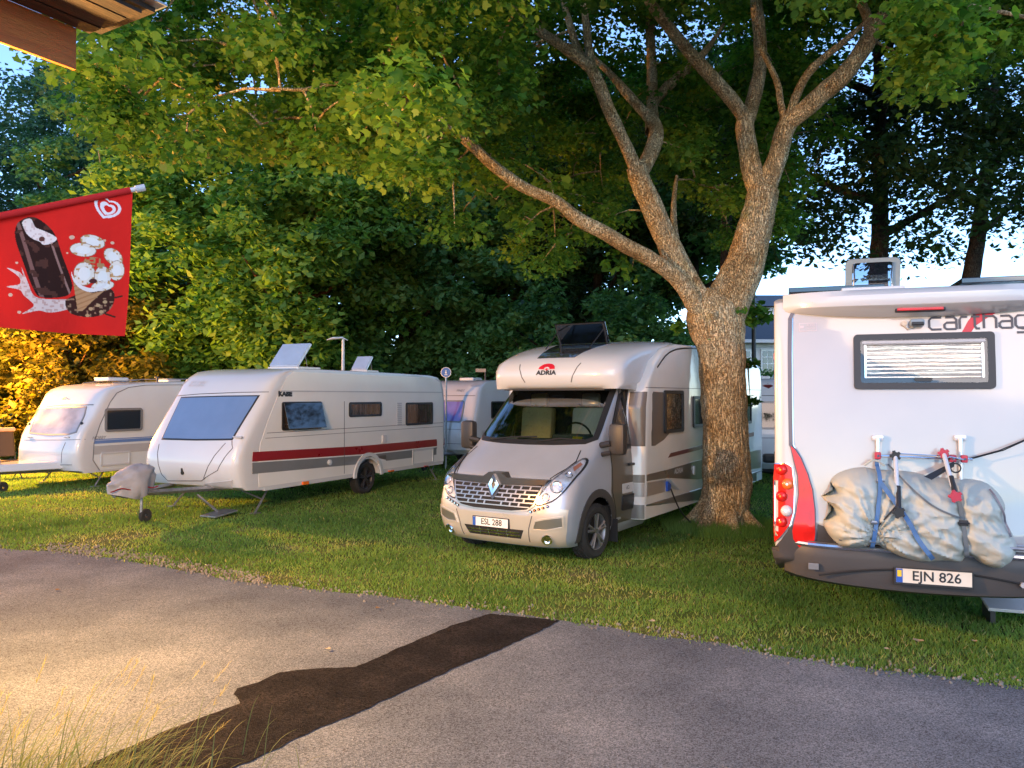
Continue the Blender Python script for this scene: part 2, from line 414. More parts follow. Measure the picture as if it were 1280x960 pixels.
def drawbar(root, x0, x1, z=0.42, half=0.75, jockey=True, feet=((0, 0),), m=GALV):
    f = MB()
    for s in (-1, 1): f.tube([(x0 - 0.6, s * half, z), (x1 - 0.25, s * 0.06, z + 0.02)], 0.045, 4)
    f.tube([(x0 - 0.1, -half * .75, z), (x0 - 0.1, half * .75, z)], 0.03, 4)
    f.tube([(x1 - 0.4, 0, z + .03), (x1, 0, z + 0.05), (x1 + .08, 0, z + 0.03)], [0.05, 0.045, 0.05], 10)
    f.tube([(x1 - 0.3, 0.0, z + .05), (x1 - .12, 0, z + 0.2), (x1 + 0.02, 0, z + .22)], 0.018, 6)
    f.build('drawbar', m, root)
    if jockey:
        j = MB(); j.tube([(x1 - 0.35, 0.1, z + 0.3), (x1 - 0.35, 0.1, 0.14)], 0.024, 10); j.tube([(x1 - 0.35, 0.1, 0.16), (x1 - 0.42, 0.1, 0.11)], 0.02, 8)
        jo = j.build('jockey_post', m, root)
        k = MB(); k.lathe([(0.03, -0.03), (0.09, -0.035), (0.11, -0.02), (0.11, 0.02), (0.09, 0.035), (0.03, 0.03), (0.03, -0.03)], (x1 - 0.42, 0.1, 0.11), 'y', 24); k.build('jockey_wheel', RUBBER, jo, smooth=True)
def steady(root, x, y, dx, dy=0.0, z0=0.42, m=GALV):
    s = MB(); s.tube([(x, y, z0), (x + dx, y + dy, 0.03)], 0.022, 4); s.tube([(x + dx * 1.4, y, z0), (x + dx * .5, y + dy * .5, z0 * .55)], 0.014, 4)
    s.box((x + dx, y + dy, 0.015), (0.16, 0.12, 0.02)); return s.build('corner_steady', m, root)

# ------------------------------------------------------------------ the large caravan with the red stripe
def big_caravan():
    P0 = at(318, 616, 13.25); loc, rz = spot(26.3, 3.2, 1.15, P0)
    root = empty('caravan', loc, rz)
    tag(root, 'white caravan with a dark red and a grey stripe and raised roof hatches', 'caravan')
    prof = [(3.40, .44), (3.56, .50), (3.67, .66), (3.70, .85), (3.68, 1.03), (3.60, 1.22), (3.38, 1.55), (3.15, 1.88), (3.00, 2.10), (2.88, 2.27), (2.72, 2.41), (2.48, 2.52), (2.15, 2.57), (1.2, 2.575), (0, 2.575), (-1.2, 2.57), (-2.4, 2.555), (-2.75, 2.52), (-2.98, 2.40), (-3.08, 2.2), (-3.12, 1.9), (-3.13, 1.2), (-3.12, .62), (-3.05, .45)]
    prof = [(x, z, 1, 1) for x, z in prof] + [(-2, .40, 1, 0)] + arch(0, .34, .40, .40) + [(1.6, .40, 1, 0), (2.9, .40, 1, 0)]
    b = Body('body', station_body(prof, 1.15, 5.0, 31, (0.5, 0.035, 0.12)), [WHITE], root, 30)
    u = MB(); u.box((0, 0, .5), (6.0, 2.1, .22)); u.tube([(0, -1.0, .33), (0, 1.0, .33)], .05, 8); u.box((0, 0, .75), (.9, 1.9, .5)); u.build('underbody', UNDER, root)
    # side sheet: cream wall between the front moulding and the rear moulding
    side = [(3.10, .47), (3.12, .9), (3.07, 1.22), (2.90, 1.6), (2.66, 2.05), (2.42, 2.40), (2.25, 2.50), (-2.5, 2.49), (-2.85, 2.38), (-2.97, 2.0), (-3.0, .47), (-.52, .47), (-.47, .62), (-.3, .80), (0, .875), (.3, .80), (.47, .62), (.52, .47)]
    sw = b.plate('side_wall', side, 'y+', CREAM, off=.006, grid=.5)
    b.strip('awning_rail', [(2.6, 2.14), (-2.98, 2.14)], .022, 'y+', LGREY, .016)
    for z, wd in ((1.40, .010), (1.31, .008)): b.strip('wall_groove', [(3.0 - (z - 1.2) * .4, z), (-2.98, z)], wd, 'y+', SEALW, .0075)
    red = b.trace([(316, 565), (450, 557.5), (556, 548), (556, 556.5), (450, 568), (315, 577)], 'y+'); b.plate('red_stripe', red, 'y+', REDP, .009, .5)
    gry = b.trace([(315, 578.5), (450, 569.5), (556, 558), (556, 567), (450, 580), (315, 592.5)], 'y+'); b.plate('grey_stripe', gry, 'y+', MIDG, .009, .5)
    sk = MB(); sk.box((-1.75, 1.13, .44), (2.5, .05, .10), bev=.012); sk.box((1.75, 1.13, .44), (2.45, .05, .10), bev=.012); sk.build('skirt_rail', WHITE, root)
    outer = [(.50 * math.cos(a), .37 + .50 * math.sin(a)) for a in [math.pi * i / 16 for i in range(17)]]; inn = [(.42 * math.cos(a), .37 + .42 * math.sin(a)) for a in [math.pi * i / 16 for i in range(17)]]
    am = MB(); v = [(x, 1.145, z) for x, z in outer] + [(x, 1.145, z) for x, z in inn] + [(x, 1.185, z) for x, z in outer] + [(x, 1.185, z) for x, z in inn]; n = 17
    fs = []
    for i in range(16): fs += [(i, i + 1, n + i + 1, n + i), (2 * n + i, 2 * n + i + 1, 3 * n + i + 1, 3 * n + i), (i, i + 1, 2 * n + i + 1, 2 * n + i), (n + i, n + i + 1, 3 * n + i + 1, 3 * n + i)]
    am.raw(v, fs).build('wheel_arch_trim', WHITE, root)
    # front: window, locker, panels
    fw = b.trace([(227, 498), (276, 496.5), (322, 496), (290, 548.5), (246, 549), (204, 548)], 'x+')
    g = b.plate('front_window', catmull(fw, 1), 'x+', BLUEG, .014, .10)
    b.plate('window_seal', offset_poly(fw, -.025), 'x+', BLACKP, .008, .10, hole=fw, parent=g)
    b.strip('brow_line', b.trace([(222, 495), (250, 492.5), (300, 490.5), (336, 490)], 'x+'), .012, 'x+', SEALW, .003)
    for nm, pts in (('locker_seam', [(199, 555), (201, 590), (210, 601), (252, 601), (272, 588), (291, 560), (290, 551)]), ('locker_crease', [(282, 554), (255, 599)])):
        b.strip(nm, b.trace(pts, 'x+'), .012, 'x+', SEALW, .003)
    b.plate('light_cluster', b.trace([(256, 604), (291, 600), (291, 610), (262, 614)], 'x+'), 'x+', LGREY, .012)
    q = b.trace([(228.5, 591)], 'x+')[0]; lk = MB()
    h, nrm = b.hit(q[0], q[1], 'x+'); lk.tube([h, h + nrm * .02], .032, 16); lk.box(h + Vector((.02, 0, .05)), (.03, .02, .06)); lk.build('locker_lock', BLACKP, root)
    for px in ((297, 547),): 
        q = b.trace([px], 'x+')[0]; h, nrm = b.hit(*q, 'x+'); hd = MB(); hd.box(h + nrm * .015, (.04, .22, .035), bev=.01); hd.build('grab_handle', LGREY, root)
    q = b.trace([(246, 480)], 'x+')[0]; b.text('KABE', q[0], q[1], .13, 'x+', LGREY, .004, bold=.006, sx=1.35)
    q = b.trace([(357, 492.5)], 'y+')[0]; b.text('KABE', q[0] + .02, q[1], .12, 'y+', BLACKP, .012, bold=.010, sx=1.2)
    # side windows, door, vents
    for k, (pts, lab) in enumerate((([(351.5, 502), (402, 502), (401, 536), (352, 538)], 'tilted open side window'), ([(435.5, 502), (476.5, 503), (476, 520), (436, 521.5)], 'short dark side window'), ([(506.5, 503), (540.5, 503), (540, 530), (507, 532)], 'rear dark side window'))):
        g = b.window('side_window', snap(b, pts, 'y+', .05), 'y+', .045, off=.026, label=lab, gm=mat('curtained_glass', (.055, .042, .035), .06, coat=1, var=.95, scale=2.2, stretch=(9, 1, 1), rvar=.02))
        if k == 0:
            us = snap(b, pts, 'y+', .05); u1 = max(p[0] for p in us); u0 = min(p[0] for p in us); z1 = max(p[1] for p in us); z0 = min(p[1] for p in us)
            t = MB(); hh = (z1 - z0) * .94; t.box((0, 0, -hh / 2), (u1 - u0 - .06, .018, hh), bev=.006); pn = t.build('open_pane', DGLASS, g); pn.location = ((u0 + u1) / 2 , 1.18, z1 - .02); pn.rotation_euler = (R(15), 0, 0)
            for x in (u0 + .06, u1 - .06): t = MB(); t.tube([(x, 1.18, z0 + .12), (x, 1.30, z0 + .10)], .008, 6); t.build('window_stay', CHROME, g)
    for k in range(12):
        q = snap(b, [(496, 503.5 + 2.4 * k), (501.5, 503.5 + 2.4 * k), (501.5, 505 + 2.4 * k), (496, 505 + 2.4 * k)], 'y+', .002); b.plate('fridge_vent_slat', q, 'y+', LGREY, .016, .3)
    for u0, u1 in ((0.9, .3),): pass
    dr = snap(b, [(486.5, 501.5), (487.2, 501.5), (487.2, 594), (486.5, 594)], 'y+', .001)
    b.strip('door_seam', b.trace([(430.0, 501.5), (430, 592)], 'y+'), .010, 'y+', SEALW, .0105)
    b.plate('door_handle', snap(b, [(477, 544), (482, 544), (482, 553.5), (477, 553.5)], 'y+', .015), 'y+', WHITE, .035)
    q = snap(b, [(515, 562.5), (541, 560), (541, 578), (515, 582)], 'y+', .03); b.plate('service_hatch', q, 'y+', CREAM, .010, .3, hole=None); b.plate('hatch_frame', q, 'y+', WHITE, .022, .3, hole=offset_poly(q, .035))
    for pts, m_ in (([(377, 602), (384, 601), (384, 606), (377, 607)], ORANGEL), ([(485, 588), (491, 587), (491, 590.5), (485, 591.5)], ORANGEL), ([(530, 583), (536, 582), (536, 585), (530, 586)], REDL)):
        b.plate('marker_lamp', snap(b, pts, 'y+', .01), 'y+', m_, .045)
    q = b.trace([(411, 578)], 'y+')[0]; fl = MB(); fl.cyl((q[0], 1.175, q[1]), .055, .03, 'y', 24); fl.cyl((q[0], 1.195, q[1]), .03, .02, 'y', 16); fl.build('water_filler_cap', WHITE, root, smooth=True)
    wheel(root, (0, 1.0, .335), .335, .19, 1, 5, DALLOY); wheel(root, (0, -1.0, .335), .335, .19, -1, 5, DALLOY)
    drawbar(root, 3.5, 4.95, .46)
    steady(root, 2.65, .95, .45, .12); steady(root, -2.6, .95, -.25, .1); steady(root, 2.65, -.95, .45)
    # cover bag over the coupling
    bm = bmesh.new(); bmesh.ops.create_icosphere(bm, subdivisions=4, radius=1)
    for v in bm.verts:
        p = v.co.copy(); wr = mnoise.noise(Vector((p.x * 2.2, p.y * 2.2, p.z * 4))) * .16 + abs(mnoise.noise(Vector((p.x * 5 + p.z * 3, p.y * 4, p.z * 2)))) * -.14
        r = 1 + wr; x = p.x * .42 * r; z = p.z * .25 * r
        z += .17 * (0.5 - p.x * 0.5) ** 1.4; wy = .20 * (1 - .45 * max(0, p.x)); v.co = (4.72 + x, p.y * wy * r, .62 + z)
        if p.z < -.15: v.co.z = .62 - .1 - (1 - abs(p.x)) * .12 + wr * .1
    me = bpy.data.meshes.new('coupling_cover'); bm.to_mesh(me); bm.free(); shade(me, 60); link('coupling_cover', me, [mat('bag_cloth', (.28, .29, .32), .6, var=.15, bump=.006, bscale=12)], root)
    t = MB(); t.tube([(4.36 + .8 * i / 14, .19 * (1 - .4 * i / 14), .575 - .02 * math.sin(i)) for i in range(15)], .010, 6); t.build('cover_cord', REDP, root)
    stp = MB(); stp.box((3.6, .75, .06), (.5, .35, .03), rot=(0, .1, 0), bev=.008); stp.tube([(3.55, .7, .06), (3.8, .45, .38)], .02, 4); stp.build('folding_step', GALV, root)
    # roof: raised hatches
    for (x, y, L_, W_, ang) in ((1.12, .15, .60, .74, 50), (-1.05, .25, .38, .42, 52)):
        fr = MB(); fr.box((x, y, 2.60), (L_ + .06, W_ + .06, .07), bev=.015); e = fr.build('hatch_base', WHITE, root)
        t = MB(); t.box((-L_ / 2, 0, 0), (L_, W_, .05), bev=.015); lid = t.build('raised_hatch', mat('sky_tinted_acrylic', (.50, .60, .74), .12, coat=1), root); lid.location = (x + L_ / 2, y, 2.64); lid.rotation_euler = (0, R(ang), 0)
        t = MB(); t.box((-L_ / 2, 0, .028), (L_ - .02, W_ - .02, .012)); o = t.build('lid_underside', mat('lid_sky_tint', (.34, .44, .58), .15, coat=1), lid)  # pale blue of both lid colours stands for mirrored sky
        t = MB(); t.tube([(x - .05, y + W_ * .4, 2.62), (x - .12 + L_ * .3, y + W_ * .42, 2.62 + L_ * .55)], .008, 6); t.build('hatch_stay', GALV, root)
    return b
KB = big_caravan()

# ------------------------------------------------------------------ the older caravan with the blue stripe, far left
def blue_caravan():
    P0 = at(117, 590, 17.2); loc, rz = spot(27, 2.5, 1.1, P0)
    root = empty('caravan', loc, rz); tag(root, 'older white caravan with a thin blue stripe and its drawbar covered, farthest left', 'caravan')
    prof = [(2.72, .34), (2.90, .40), (3.0, .58), (3.0, .85), (2.93, 1.15), (2.84, 1.32), (2.62, 1.62), (2.46, 1.93), (2.36, 2.1), (2.2, 2.22), (1.9, 2.31), (1.2, 2.38), (0, 2.43), (-1.5, 2.46), (-2.2, 2.44), (-2.45, 2.3), (-2.5, 2.0), (-2.5, .5), (-2.42, .34)]
    prof = [(x, z, 1, 1) for x, z in prof] + arch(-.1, .32, .38, .34) + [(1.6, .34, 1, 0)]
    b = Body('body', station_body(prof, 1.1, 5.0, 27, (0.5, 0.05, 0.12)), [WHITE], root, 30)
    u = MB(); u.box((0, 0, .42), (4.6, 2.0, .2)); u.box((-.1, 0, .7), (.9, 1.8, .4)); u.build('underbody', UNDER, root)
    side = [(2.36, .38), (2.52, .62), (2.50, 1.0), (2.36, 1.4), (2.12, 1.9), (1.95, 2.12), (1.65, 2.25), (1.2, 2.31), (-2.2, 2.38), (-2.38, 2.2), (-2.4, .38), (-.52, .38), (-.4, .62), (-.1, .75), (.2, .62), (.32, .38)]
    b.plate('side_wall', side, 'y+', COOLW, .006, .5); b.strip('side_edge', side[:9], .018, 'y+', MIDG, .010, grid=.6)
    b.window('front_window', b.trace([(47.5, 510), (80, 508.5), (109, 508), (104, 525), (96, 541), (85, 544), (60, 544.5), (37, 542), (42, 525)], 'x+'), 'x+', .03, MIDG, PALEG, .014)
    b.strip('brow_line', b.trace([(45, 507.5), (80, 506), (117, 506)], 'x+'), .02, 'x+', MIDG, .010)
    b.strip('locker_seam', b.trace([(30, 550), (80, 550), (107, 549)], 'x+'), .010, 'x+', SEALW, .003)
    b.strip('locker_seam', b.trace([(82, 553), (77, 567), (77, 579)], 'x+'), .010, 'x+', SEALW, .003)
    b.strip('locker_seam', b.trace([(25, 579), (60, 580.5), (90, 581)], 'x+'), .010, 'x+', SEALW, .003)
    for p in ((47.5, 577.5), (102.5, 529.5), (37, 530)):
        q = b.trace([p], 'x+')
        if q: h, n_ = b.hit(*q[0], 'x+'); t = MB(); t.tube([h, h + n_ * .03], .03, 12); t.build('clearance_lamp', BLACKP, root)
    for p in ((38, 546.5), (84, 546.5)):
        q = b.trace([p], 'x+')[0]; h, n_ = b.hit(*q, 'x+'); t = MB(); t.box(h + n_ * .01, (.03, .16, .025), bev=.006); t.build('window_catch', LGREY, root)
    q = b.trace([(82, 499)], 'x+')[0]
    em = MB(); hh, n_ = b.hit(*q, 'x+'); em.tube([hh + Vector((.006, -.12, 0)), hh + Vector((.008, 0, .05)), hh + Vector((.006, .12, 0))], .010, 5); em.tube([hh + Vector((.006, -.09, -.03)), hh + Vector((.008, .09, -.03))], .008, 5); em.build('emblem', LGREY, root)
    q = b.trace([(118, 547.5)], 'y+')[0]; b.text('HOBBY', q[0] - .1, q[1], .1, 'y+', MIDG, .012, shear=.3)
    g = b.window('side_window', snap(b, [(130, 510), (177, 510), (178, 538), (131, 540)], 'y+', .07), 'y+', .05, MIDG, DGLASS, .03)
    q = b.trace([(110, 560), (200, 552.5), (200, 556), (110, 564.5)], 'y+')
    z0 = sum(p[1] for p in q) / 4
    for (za, zb, m_) in ((.98, 1.05, BLUEP), (1.06, 1.08, BLUEP), (.74, .93, LGREY)):
        b.plate('stripe', [(2.5, za), (-2.38, za), (-2.38, zb), (2.49, zb)], 'y+', mat('faded_blue_print', (.12, .22, .48), .4) if m_ is BLUEP else m_, .010, .6)
    q = snap(b, [(125, 566), (162, 563), (163, 579), (126, 584)], 'y+', .03); b.plate('service_hatch', q, 'y+', COOLW, .014, .4); b.plate('hatch_frame', q, 'y+', WHITE, .026, .4, hole=offset_poly(q, .04))
    b.plate('marker_lamp', snap(b, [(169, 581), (174, 580.5), (174, 583), (169, 583.5)], 'y+', .01), 'y+', ORANGEL, .03)
    wheel(root, (-.1, .95, .32), .32, .18, 1, 6, ALLOY, False); wheel(root, (-.1, -.95, .32), .32, .18, -1, 6, ALLOY, False)
    drawbar(root, 2.8, 4.3, .40, jockey=True)
    t = MB(); t.raw([(2.75, -.75, .44), (2.75, .75, .44), (4.35, .16, .44), (4.35, -.16, .44), (2.75, -.7, .60), (2.75, .7, .60), (4.3, .12, .60), (4.3, -.12, .60)], [(0, 1, 2, 3), (4, 5, 6, 7), (0, 1, 5, 4), (1, 2, 6, 5), (2, 3, 7, 6), (3, 0, 4, 7)])
    o = t.build('drawbar_cover', WHITE, root); md = o.modifiers.new('b', 'BEVEL'); md.width = .03; md.segments = 3
    steady(root, 2.1, .9, .3, .1, .36); steady(root, 2.1, -.9, .3, 0, .36)
    for (x, y, s) in ((1.3, 0, .55), (-.2, .2, .4), (-1.4, -.2, .4)):
        t = MB(); t.box((x, y, 2.46), (s, s, .09), bev=.03); t.build('roof_vent', WHITE, root)
    t = MB(); t.tube([(.6, .75, 2.38), (.6, .75, 2.5)], .03, 10); t.tube([(.6, .75, 2.5), (.6, .75, 2.53)], .06, 12); t.build('flue', GREYP, root)
    t = MB(); t.tube([(1.7, .6, 2.36), (.9, .6, 2.46), (-1.4, .6, 2.52)], .012, 6); t.tube([(1.7, -.5, 2.36), (.9, -.5, 2.46), (-1.4, -.5, 2.52)], .012, 6); t.build('roof_rail', GALV, root)
    return b
BC = blue_caravan()

# ------------------------------------------------------------------ the motorhome with the silver van front
def level_cab(zs, n=3.4, xr=-1.6, na=40, nside=46):
    """plan outlines stacked in height: zs rows of (z, front x, half width, corner depth)"""
    bm = bmesh.new(); rows = []
    for z, xf, hw, d in zs:
        half = []
        for k in range(na + 1):
            a = math.pi / 2 * k / na; half.append((xf - d * (1 - abs(math.cos(a)) ** (2 / n)), hw * abs(math.sin(a)) ** (2 / n)))
        xe = xf - d
        for k in range(1, nside + 1): half.append((xe + (xr - xe) * k / nside, hw))
        rows.append([bm.verts.new((x, y, z)) for x, y in half[::-1]] + [bm.verts.new((x, -y, z)) for x, y in half[1:]])
    for A_, B_ in zip(rows, rows[1:]):
        for i in range(len(A_) - 1): bm.faces.new((A_[i], A_[i + 1], B_[i + 1], B_[i]))
    bm.faces.new(rows[-1])
    bmesh.ops.recalc_face_normals(bm, faces=bm.faces)
    # outward
    f = max(bm.faces, key=lambda q: q.calc_center_median().x)
    if f.normal.x < 0: bmesh.ops.reverse_faces(bm, faces=bm.faces)
    return bm
def interp_rows(keys, dz=.022):
    out = []; z = keys[0][0]; ks = np.array(keys)
    while z < keys[-1][0] + 1e-6:
        out.append((z, *[float(np.interp(z, ks[:, 0], ks[:, i])) for i in (1, 2, 3)])); z += dz
    return out
def smooth_rows(rows, it=3):
    r = [list(x) for x in rows]
    for _ in range(it):
        q = [x[:] for x in r]
        for i in range(1, len(r) - 1):
            for j in (1, 2, 3): q[i][j] = (r[i - 1][j] + 2 * r[i][j] + r[i + 1][j]) / 4
        r = q
    return r
def motorhome():
    loc, rz = spot(33, 0, .87, (.985, 9.76)); root = empty('motorhome', loc, rz)
    tag(root, 'motorhome with a silver van front, white cap over the windscreen and plate ESL 288', 'motorhome')
    keys = [(.22, .74, .90, .42), (.30, .84, .95, .43), (.42, .89, .975, .43), (.62, .91, .99, .44), (.74, .895, .995, .45), (.88, .86, .995, .47), (.98, .82, .99, .50), (1.06, .76, .985, .54), (1.14, .62, .98, .56), (1.26, .40, .97, .54), (1.38, .17, .96, .50), (1.43, .09, .955, .43), (1.50, .0, .94, .39), (1.75, -.27, .90, .33), (2.0, -.54, .865, .30), (2.22, -.78, .83, .30), (2.32, -.92, .80, .28)]
    bm = level_cab(smooth_rows(interp_rows(keys), 2))
    tri = bm.copy(); bmesh.ops.triangulate(tri, faces=tri.faces)
    class _T: pass
    t0 = Body.__new__(Body); t0.bvh = BVHTree.FromBMesh(tri); t0.root = root; tri.free()
    ws_out = t0.trace([(632, 489), (680, 486.5), (729, 486.5), (762, 488), (760, 505), (752, 530), (741, 552), (735, 556), (690, 557), (640, 555), (597, 552), (600, 540), (612, 515)], 'x+')
    # make it symmetric
    us = [p[0] for p in ws_out]; top = max(p[1] for p in ws_out); bot = min(p[1] for p in ws_out)
    ws = [(-.80, 2.21), (0, 2.23), (.80, 2.21), (.83, 2.0), (.875, 1.62), (.885, 1.50), (.80, 1.455), (.40, 1.435), (0, 1.43), (-.40, 1.435), (-.80, 1.455), (-.885, 1.50), (-.875, 1.62), (-.83, 2.0)]
    wsi = offset_poly(ws, .035)
    dw = [(-.46, 1.36), (-.46, 1.47), (-.90, 2.04), (-1.04, 2.10), (-1.08, 1.36)]
    ar = [(.43 * math.cos(a), .36 + .43 * math.sin(a)) for a in [2 * math.pi * i / 28 for i in range(28)]]
    b = Body('cab', bm, [SILVER], root, 40, cut=[('x+', offset_poly(ws, .015)), ('y+', offset_poly(dw, -.0)), ('y-', dw), ('y+', ar), ('y-', ar)])
    print('WS traced', [tuple(round(c, 2) for c in p) for p in ws_out])
    b.plate('windscreen', wsi, 'x+', GLASS, .006, .10, depth=0.002)
    b.plate('windscreen_surround', offset_poly(ws, -.02), 'x+', BLACKP, .008, .05, hole=wsi)
    for s in '+-':
        g = b.plate('door_window', offset_poly(dw, .03), 'y' + s, GLASS, .004, .2, depth=.002); b.plate('window_frame', offset_poly(dw, -.03), 'y' + s, BLACKP, .006, .1, hole=offset_poly(dw, .035), parent=g)
        b.strip('window_post', [(-.62, 1.37), (-.62, 1.68)], .022, 'y' + s, BLACKP, .008, parent=g)
    # interior
    t = MB(); t.box((-.9, 0, 1.0), (1.2, 1.7, .1)); t.box((-1.06, 0, 1.6), (.12, 1.80, 1.3)); t.box((-.9, 0, 2.33), (.8, 1.5, .03)); t.build('cab_interior', mat('cab_trim', (.016, .016, .015), .8), root)
    t = MB(); t.raw([(-.02, -.84, 1.40), (-.02, .84, 1.40), (-.45, .84, 1.47), (-.45, -.84, 1.47), (-.6, .84, 1.30), (-.6, -.84, 1.30)], [(0, 1, 2, 3), (3, 2, 4, 5)]); t.box((-.38, .42, 1.49), (.28, .5, .10), bev=.03); t.build('dashboard', mat('dash_green_grey', (.09, .11, .10), .6), root)
    YS = mat('seat_cloth', (.85, .66, .28), .8, var=.1, bump=.002, bscale=80); WS = mat('seat_cover_cloth', (.85, .80, .62), .8)
    for y, m_ in ((-.42, YS), (.42, WS)):
        t = MB(); t.box((-.88, y, 1.58), (.16, .52, .62), rot=(0, -.12, 0), bev=.06); t.box((-.7, y, 1.32), (.5, .52, .14), bev=.05); st = t.build('seat', m_, root, smooth=True)
        t = MB(); t.box((-.93, y, 2.0), (.10, .26, .18), bev=.04); t.build('headrest', m_, st, smooth=True)
    t = MB(); t.tube([(-.55 + .08 * math.sin(a), .42 + .19 * math.cos(a), 1.52 + .17 * math.sin(a)) for a in [2 * math.pi * i / 24 for i in range(25)]], .014, 8, cap=False); t.tube([(-.55, .25, 1.52), (-.55, .6, 1.52)], .014, 6); t.build('steering_wheel', BLACKP, root)
    t = MB(); t.box((-.14, .60, 1.475), (.14, .14, .012), rot=(0, .6, 0)); t.build('yellow_card', YELP, root)
    t = MB(); t.box((-.15, -.55, 1.455), (.16, .4, .02), rot=(0, .2, .3), bev=.005); t.build('papers', mat('paper', (.6, .58, .5), .8), root)
    t = MB(); t.box((-.72, 0, 2.03), (.03, .2, .06), bev=.01); t.build('rear_view_mirror', BLACKP, root)
    # wipers
    t = MB()
    for y0, y1 in ((-.62, .10), (.15, .78)):
        h0, n0 = b.hit(y0, 1.44, 'x+'); h1, n1 = b.hit(y1, 1.50 if y1 < .5 else 1.47, 'x+'); hm, nm = b.hit((y0 + y1) / 2, 1.475, 'x+'); t.tube([h0 + n0 * .02, hm + nm * .035, h1 + n1 * .02], .010, 5)
    t.build('wiper', BLACKP, root)
    # bonnet seams, grille, lamps
    b.strip('bonnet_seam', [(-.80, 1.36), (-.84, 1.24), (-.80, 1.16), (-.74, 1.10), (-.70, 1.05)], .010, 'x+', GAPK, .002)
    b.strip('bonnet_seam', [(.80, 1.36), (.84, 1.24), (.80, 1.16), (.74, 1.10), (.70, 1.05)], .010, 'x+', GAPK, .002)
    low = [(-.88, .25), (-.93, .45), (-.95, .70), (-.80, .73), (-.62, .68), (-.50, .62), (.50, .62), (.62, .68), (.80, .73), (.95, .70), (.93, .45), (.88, .25), (0, .24)]
    b.plate('bumper', low, 'x+', WARMLIT, .010, .05)
    gr = [(-.66, .985), (-.57, .74), (-.49, .68), (-.28, .655), (.28, .655), (.49, .68), (.57, .74), (.66, .985), (0, .99)]
    GC = mat('grille_chrome', (.40, .38, .35), .32, metal=.85)
    g = b.plate('grille', gr, 'x+', GAPK, .006, .04); b.plate('grille_rim', offset_poly(gr, -.012), 'x+', GC, .016, .04, hole=offset_poly(gr, .008), parent=g)
    for i in range(6):
        z = .715 + .048 * i; hwid = float(np.interp(z, [.66, .70, .74, .985], [.40, .50, .56, .645]))
        b.strip('grille_bar', [(-hwid, z), (hwid, z)], .013, 'x+', GC, .026, parent=g)
        for j in range(-5, 6):
            y = (j + (.5 if i % 2 else 0)) * .125
            if abs(y) < hwid - .05 and i < 5 and abs(y) > .09: b.strip('grille_rib', [(y, z), (y + .012, z + .048)], .022, 'x+', GC, .022, parent=g)
    b.plate('grille_bar', [(-.73, 1.05), (-.68, .985), (-.10, .965), (-.06, .85), (0, .78), (.06, .85), (.10, .965), (.68, .985), (.73, 1.05), (.18, 1.05), (.09, 1.11), (-.09, 1.11), (-.18, 1.05)], 'x+', mat('satin_dark_metal', (.10, .10, .10), .3, metal=.8), .030, .03, parent=g, face=.95)
    dm = [(-.078, .96), (0, .83), (.078, .96), (0, 1.09)]; dmi = [(-.032, .96), (0, .90), (.032, .96), (0, 1.02)]
    b.plate('emblem', dm, 'x+', CHROME, .050, .2, hole=dmi, face=.93); b.plate('emblem_inset', offset_poly(dmi, .004), 'x+', mat('bronze_shade', (.25, .17, .10), .3, metal=.8), .036, .2, face=.93)
    for s in (-1, 1):
        hl = [(s * y, z) for y, z in catmull([(.62, .75), (.60, .80), (.66, .90), (.75, 1.05), (.83, 1.18), (.885, 1.26), (.93, 1.24), (.945, 1.14), (.93, 1.02), (.88, .90), (.78, .80)], 3)]
        HM = mat('headlight_reflector', (.78, .78, .79), .16, metal=.35, var=.30, scale=16, bump=.005, bscale=16)
        h = b.plate('headlight', hl, 'x+', HM, .006, .04); b.plate('lamp_rim', offset_poly(hl, -.010), 'x+', BLACKP, .010, .04, hole=offset_poly(hl, .006), parent=h)
        for (y, z, r_, m_) in ((.81, .96, .075, CHROME), (.71, .84, .05, CHROME), (.875, 1.09, .045, CHROME)):
            c, nr = b.hit(s * y, z, 'x+'); k = MB()
            rr = MB(); q = nr.to_track_quat('Z', 'Y').to_matrix().to_4x4(); M = Matrix.Translation(c + nr * .008) @ q
            rr.lathe([(r_ * .3, -.01), (r_ * .72, -.004), (r_, .008), (r_ * 1.06, .002)], (0, 0, 0), 'z', 24); bmesh.ops.transform(rr.bm, matrix=M, verts=rr.bm.verts); rr.build('reflector_bowl', m_, h, smooth=True)
        b.plate('indicator', [(s * y, z) for y, z in [(.86, 1.17), (.89, 1.225), (.92, 1.20), (.895, 1.13)]], 'x+', mat('amber_pale_lens', (.6, .25, .15), .15, coat=1), .012, parent=h)
        lens = b.plate('lens', offset_poly(hl, .004), 'x+', glassmat('headlight_lens', (.93, .94, .95), .55) if s == -1 else bpy.data.materials['headlight_lens'], .022, .05, parent=h, depth=-.012)
        sc_ = [(s * y, z) for y, z in [(.56, .46), (.60, .56), (.72, .59), (.90, .62), (.90, .50), (.72, .46)]]
        b.plate('bumper_scoop', sc_, 'x+', mat('scoop_metal', (.35, .35, .35), .3, metal=.8), .013, .05); b.plate('scoop_edge', offset_poly(sc_, -.012), 'x+', WARMLIT, .020, .05, hole=offset_poly(sc_, .006))
        c, nr = b.hit(s * .72, .35, 'x+'); k = MB(); k.lathe([(.001, .004), (.035, .0), (.05, .018), (.066, .022), (.07, .008)], (0, 0, 0), 'z', 24)
        bmesh.ops.transform(k.bm, matrix=Matrix.Translation(c + nr * .012) @ nr.to_track_quat('Z', 'Y').to_matrix().to_4x4(), verts=k.bm.verts); k.build('fog_lamp', CHROME, root, smooth=True)
